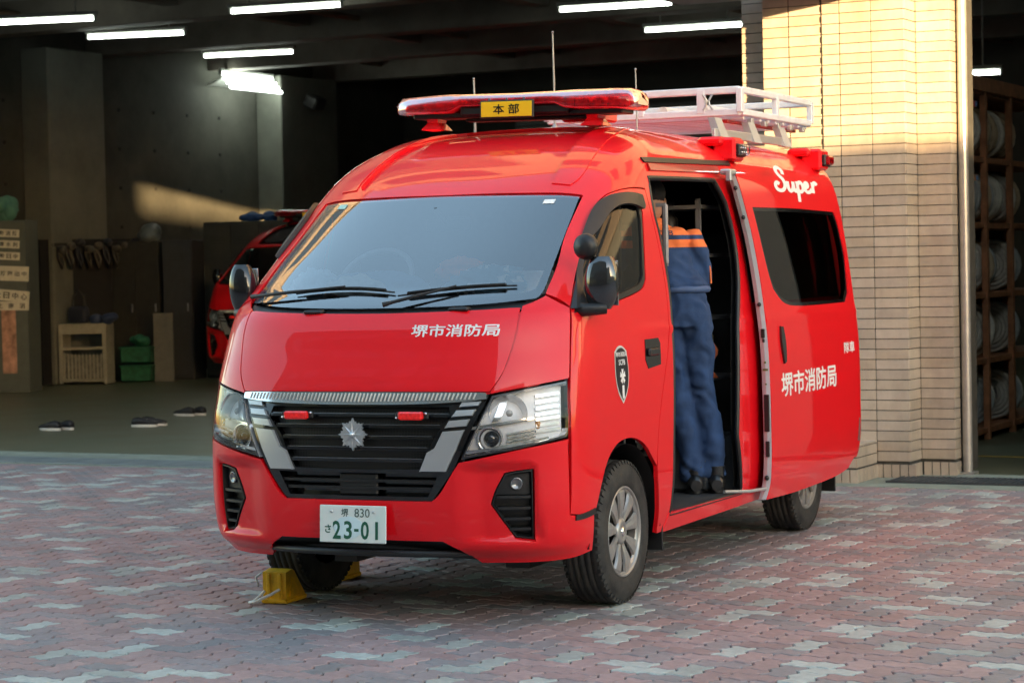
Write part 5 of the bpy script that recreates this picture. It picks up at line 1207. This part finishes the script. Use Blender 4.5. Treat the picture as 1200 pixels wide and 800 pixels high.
def lockers_(name, label, loc, w_, d_, h_, n, m__, rz=0):
    t = thing(name, label, 'locker', loc, rz); MB().box((0, d_/2, h_/2), (w_, d_, h_), bev=.01).build('carcass', m__, t)
    for k in range(n):
        dr = MB().box((-w_/2+w_/n*(k+.5), -.006, h_/2), (w_/n-.014, .016, h_-.08), bev=.004).build('door', m__, t)
        MB().box((-w_/2+w_/n*(k+.85), -.022, h_*.52), (.02, .02, .12), bev=.004).build('handle', satin, dr)
        for z in (.86, .88, .90): MB().box((-w_/2+w_/n*(k+.5), -.016, h_*z), (w_/n*.5, .004, .008)).build('vent_slot', pk, dr)
    return t
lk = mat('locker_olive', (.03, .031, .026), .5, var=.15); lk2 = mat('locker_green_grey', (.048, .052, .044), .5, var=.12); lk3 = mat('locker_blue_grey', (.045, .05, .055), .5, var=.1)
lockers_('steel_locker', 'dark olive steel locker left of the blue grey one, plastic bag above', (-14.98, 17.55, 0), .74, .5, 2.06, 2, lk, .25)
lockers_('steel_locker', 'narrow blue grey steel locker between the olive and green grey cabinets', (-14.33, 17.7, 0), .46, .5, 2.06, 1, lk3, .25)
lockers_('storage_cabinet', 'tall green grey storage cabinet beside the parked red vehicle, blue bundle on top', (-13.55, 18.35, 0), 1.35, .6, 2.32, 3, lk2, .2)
def lumps(name, label, cat, loc, n, sp, r0, r1, m__, seed, part='fabric'):
    rn_ = random.Random(seed); t = thing(name, label, cat, loc); mb = MB()
    for i in range(n): mb.sphere((rn_.uniform(-sp[0], sp[0]), rn_.uniform(-sp[1], sp[1]), r0*.6+rn_.uniform(0, sp[2])), (rn_.uniform(r0, r1), rn_.uniform(r0, r1), rn_.uniform(r0, r1)*.8), 10, 7)
    mb.build(part, m__, t); return t
lumps('plastic_bag', 'pale plastic bag full of things on top of the olive locker', 'bag', (-14.85, 17.75, 2.06), 7, (.08, .08, .12), .10, .17, mat('plastic_pale', (.16, .19, .19), .4, coat=.2), 1, 'bag_body')
lumps('blue_bundle', 'bright blue tarpaulin bundle on top of the tall green grey cabinet', 'bundle', (-13.55, 18.6, 2.32), 9, (.30, .08, .04), .06, .12, mat('tarp_blue', (.03, .10, .30), .6), 2)
for i, (z, c, lb_) in enumerate(((1.86, (.55, .55, .5), 'white carton at the bottom of the stack behind the red vehicle'), (2.02, (.25, .22, .35), 'purple carton in the middle of the stack behind the red vehicle'), (2.17, (.6, .6, .56), 'white carton on top of the stack behind the red vehicle'))):
    t = thing('stacked_carton', lb_, 'box', (-12.62+.03*i, 18.6, z), .1*i); MB().box((0, 0, .07), (.26, .25, .14), bev=.004).build('box_body', mat('carton_%d' % i, c, .7), t)
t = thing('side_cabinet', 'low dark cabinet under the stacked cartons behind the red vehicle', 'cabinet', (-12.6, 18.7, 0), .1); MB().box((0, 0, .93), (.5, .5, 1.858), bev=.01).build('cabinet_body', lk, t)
# wire rack with baskets
wr = thing('basket_shelf', 'cream slatted shelf unit with an open basket standing on the garage floor', 'shelf', (-15.1, 16.55, 0), .3); cm = mat('cream_plastic', (.34, .33, .26), .5)
for x in (-.36, .30): MB().box((x, 0, .44), (.06, .34, .86), bev=.008).build('side_frame', cm, wr)
for z in (.06, .52, .86): MB().box((-.03, 0, z), (.66, .36, .035), bev=.006).build('shelf_board', cm, wr)
MB().box((-.03, -.17, .79), (.62, .02, .12), bev=.004).build('top_panel', cm, wr)
for k in range(11): MB().box((-.30+.055*k, -.175, .26), (.022, .014, .38)).build('slat', cm, wr)
MB().box((-.03, .02, .25), (.58, .28, .34), bev=.02).build('basket', mat('basket_grey', (.20, .20, .17), .8, var=.4, scale=20), wr)
bg_ = thing('handbag', 'dark tote bag with tall handles standing on the cream shelf unit', 'bag', (-15.22, 16.5, .878), .3)
subd(MB().box((0, 0, .13), (.32, .16, .26), bev=.04).build('bag_body', mat('bag_navy', (.012, .018, .035), .7), bg_)); MB().tube([(-.10, 0, .24), (-.08, 0, .40), (0, 0, .47), (.08, 0, .40), (.10, 0, .24)], .014, 6).build('handle', blk, bg_)
lumps('folded_cloth', 'dark blue folded cloth lying on the right end of the cream shelf', 'cloth', (-14.85, 16.6, .878), 5, (.16, .05, .06), .07, .11, mat('cloth_deep_blue', (.03, .05, .11), .9), 4)
t = thing('crate_stack', 'green plastic crates stacked between the cream shelf and the lockers', 'crate', (-14.65, 17.15, 0), .3)
for k, z in enumerate((0, .27)):
    cr_ = MB(); cr_.box((0, 0, z+.13), (.46, .34, .22), bev=.01); cr_.box((0, 0, z+.235), (.50, .38, .03), bev=.006); cr_.build('crate', mat('crate_green', (.02, .12, .06), .5, var=.3, scale=14), t)
lumps('green_net', 'green net heaped on top of the green crates', 'net', (-14.65, 17.15, .53), 7, (.14, .08, .06), .06, .11, mat('net_green', (.02, .14, .08), .8), 6)
t = thing('panel_board', 'pale board leaning between the green crates and the olive locker', 'board', (-14.28, 17.25, 0), .3); MB().box((0, 0, .5), (.30, .03, 1.0), bev=.004).build('board_sheet', mat('board_grey', (.16, .16, .14), .7), t)
# more of the bay's clutter
t = thing('wall_speaker', 'dark loudspeaker bracketed high on the far concrete column', 'speaker', (-15.46, 23.15, 4.42), 0)
MB().box((.16, 0, 0), (.26, .34, .22), bev=.03, M=Matrix.Rotation(R(25), 4, 'Y')).build('speaker_box', mat('speaker_dark', (.02, .02, .02), .6), t); MB().tube([(0, 0, .05), (.12, 0, .05)], .025, 6).build('bracket', blk, t)
# hanging gear
hg = thing('gear_rail', 'dark rail of hanging harnesses and helmets above the cream shelf', 'rail', (-15.40, 17.1, 0), 1.35)
MB().box((0, -.05, 2.02), (1.6, .04, .05)).box((0, .03, 1.5), (1.6, .02, 1.2)).build('rail_board', mat('rail_board_dark', (.02, .02, .02), .8), hg)
for k in range(9):
    x = -.7+.17*k; MB().tube([(x, -.07, 2.0), (x-.04, -.12, 1.86), (x, -.16, 1.68), (x+.05, -.13, 1.8), (x+.02, -.08, 1.98)], .022, 6).sphere((x, -.16, 1.95+.05*(k % 3)), (.07, .07, .06), 10, 6).build('harness', mat('harness_%d' % (k % 3), ((.06, .055, .045), (.10, .09, .075), (.035, .035, .04))[k % 3], .7), hg)
MB().box((-.85, .02, 1.05), (.25, .05, 2.1)).build('dark_panel', mat('panel_black', (.008, .008, .008), .9), hg)
# shoes
def shoe(loc, rz, parent, s=1):
    mb = MB(); secs = []
    for t_, w_, h_ in ((-.135, .025, .045), (-.12, .036, .075), (-.07, .040, .085), (-.01, .042, .075), (.05, .046, .055), (.10, .046, .045), (.135, .034, .030)):
        secs.append([Vector((t_, w_*math.cos(a), .018+max(0, h_*.5+h_*.5*math.sin(a)))) for a in np.linspace(0, 2*math.pi, 13)[:-1]])
    T = Matrix.Translation(loc) @ Matrix.Rotation(rz, 4, 'Z'); mb.loft([[T @ v for v in q] for q in secs]); o = mb.build('upper', mat('shoe_black', (.012, .012, .014), .6), parent)
    so = MB(); so.loft([[T @ Vector((.145*math.cos(a), .050*math.sin(a), h_)) for a in np.linspace(0, 2*math.pi, 17)[:-1]] for h_ in (.001, .026)]); so.build('sole', mat('sole_white', (.55, .55, .52), .5), o)
    MB().tube([T @ Vector((x, y, .075)) for x, y in ((.03, -.02), (.02, .02), (.005, -.02), (-.01, .02))], .006, 5).build('lace', mat('lace_white', (.45, .45, .45), .7), o)
def shoes(label, x, y, rz):
    t = thing('shoes', label, 'shoes', (x, y, .003), rz, 'black shoes left on the garage floor'); shoe((0, 0, 0), 0, t); shoe((.05, .14, 0), .15, t)
shoes('leftmost pair of black shoes with bright white soles, nearest the cabinets with plates', -9.43, 8.85, 2.9+math.pi/2*0)
shoes('middle pair of black shoes lying on the green floor', -8.79, 9.35, .3)
shoes('pair of black shoes nearest the van headlight', -9.30, 11.0, 2.9)
# ---- second red vehicle in the garage
keepn = ('body_shell', 'hood', 'front_corner_panel', 'front_bumper', 'grille', 'windscreen', 'cowl', 'front_door', 'headlight', 'chrome_bar', 'wheel', 'tyre', 'rim', 'arch', 'wing_mirror', 'mirror', 'front_liner', 'cabin_liner', 'lamp', 'glass', 'lens', 'light_bar', 'base', 'foot', 'lower', 'door_trim', 'window', 'projector', 'high_beam', 'fog', 'slat', 'partition', 'divider', 'reflector', 'rain', 'trim', 'radar')
v2 = copy_tree(van, None, lambda c: any(c.name.startswith(k) for k in keepn) and not c.name.startswith('lower_lip'))
v2.name = 'fire_van'; v2.location = (-12.42, 17.75, 0); v2.rotation_euler = (0, 0, R(2)); v2.scale = (1.03, 1.0, 1.0)
v2['label'] = 'dark red emergency vehicle parked deep in the garage behind the fire van'; v2['category'] = 'fire van'
# ================================================================== what stands behind and beside the camera (seen in the paint and casting the evening shade)
nb = thing('neighbour_house', 'long plain low building across the road casting the evening shade', 'building', (0, 0, 0))
n2 = Vector((.677, -.736, 0)); pr_ = Vector((.736, .677, 0)); ctr = n2*22+pr_*0; rzb = math.atan2(pr_.y, pr_.x)
nw = MB().box((0, -5, 2.4), (90, 10, 4.8)).build('wall', mat('house_wall', (.35, .33, .30), .8, var=.1, scale=2, bump=.2), nb); nb.location = (ctr.x, ctr.y, 0); nb.rotation_euler = (0, 0, rzb)
MB().box((-22.5+1.2, -5.02, 6.5), (45, 9.9, 13.0)).box((1.2+1.08, -5.02, 3.535), (2.2, 9.9, 7.07)).build('sun_block_wing', MATS['house_wall'], nb)  # unseen blocks added to trim the sun patch on the garage wall
MB().box((0, -5, 4.86), (90.5, 10.5, .12)).build('roof', mat('house_roof', (.12, .12, .13), .6), nb)
for k in range(22):
    w_ = MB().box((-42+4*k, .015, 2.1), (1.8, .05, 1.3)).build('window', MATS['window_frame_grey'], nb); MB().box((-42+4*k, .045, 2.1), (1.66, .02, 1.16)).build('pane', MATS['window_pane'], w_)
ob = thing('office_block', 'dark office block standing across the forecourt from the fire station', 'building', (-7, -19, 0))
MB().box((0, -5, 9.5), (27, 10, 19.0)).build('wall', mat('office_wall', (.10, .095, .09), .7, var=.1), ob)
for i in range(8):
    for z in (2, 5.2, 8.4, 11.6, 14.8): w_ = MB().box((-10.2+2.9*i, .01, z+.6), (1.9, .06, 1.5)).build('window', MATS['window_frame_grey'], ob); MB().box((-10.2+2.9*i, .045, z+.6), (1.75, .02, 1.35)).build('pane', MATS['window_pane'], w_)
MB().box((0, -5, 19.06), (27.4, 10.4, .12)).build('roof', MATS['house_roof'], ob)
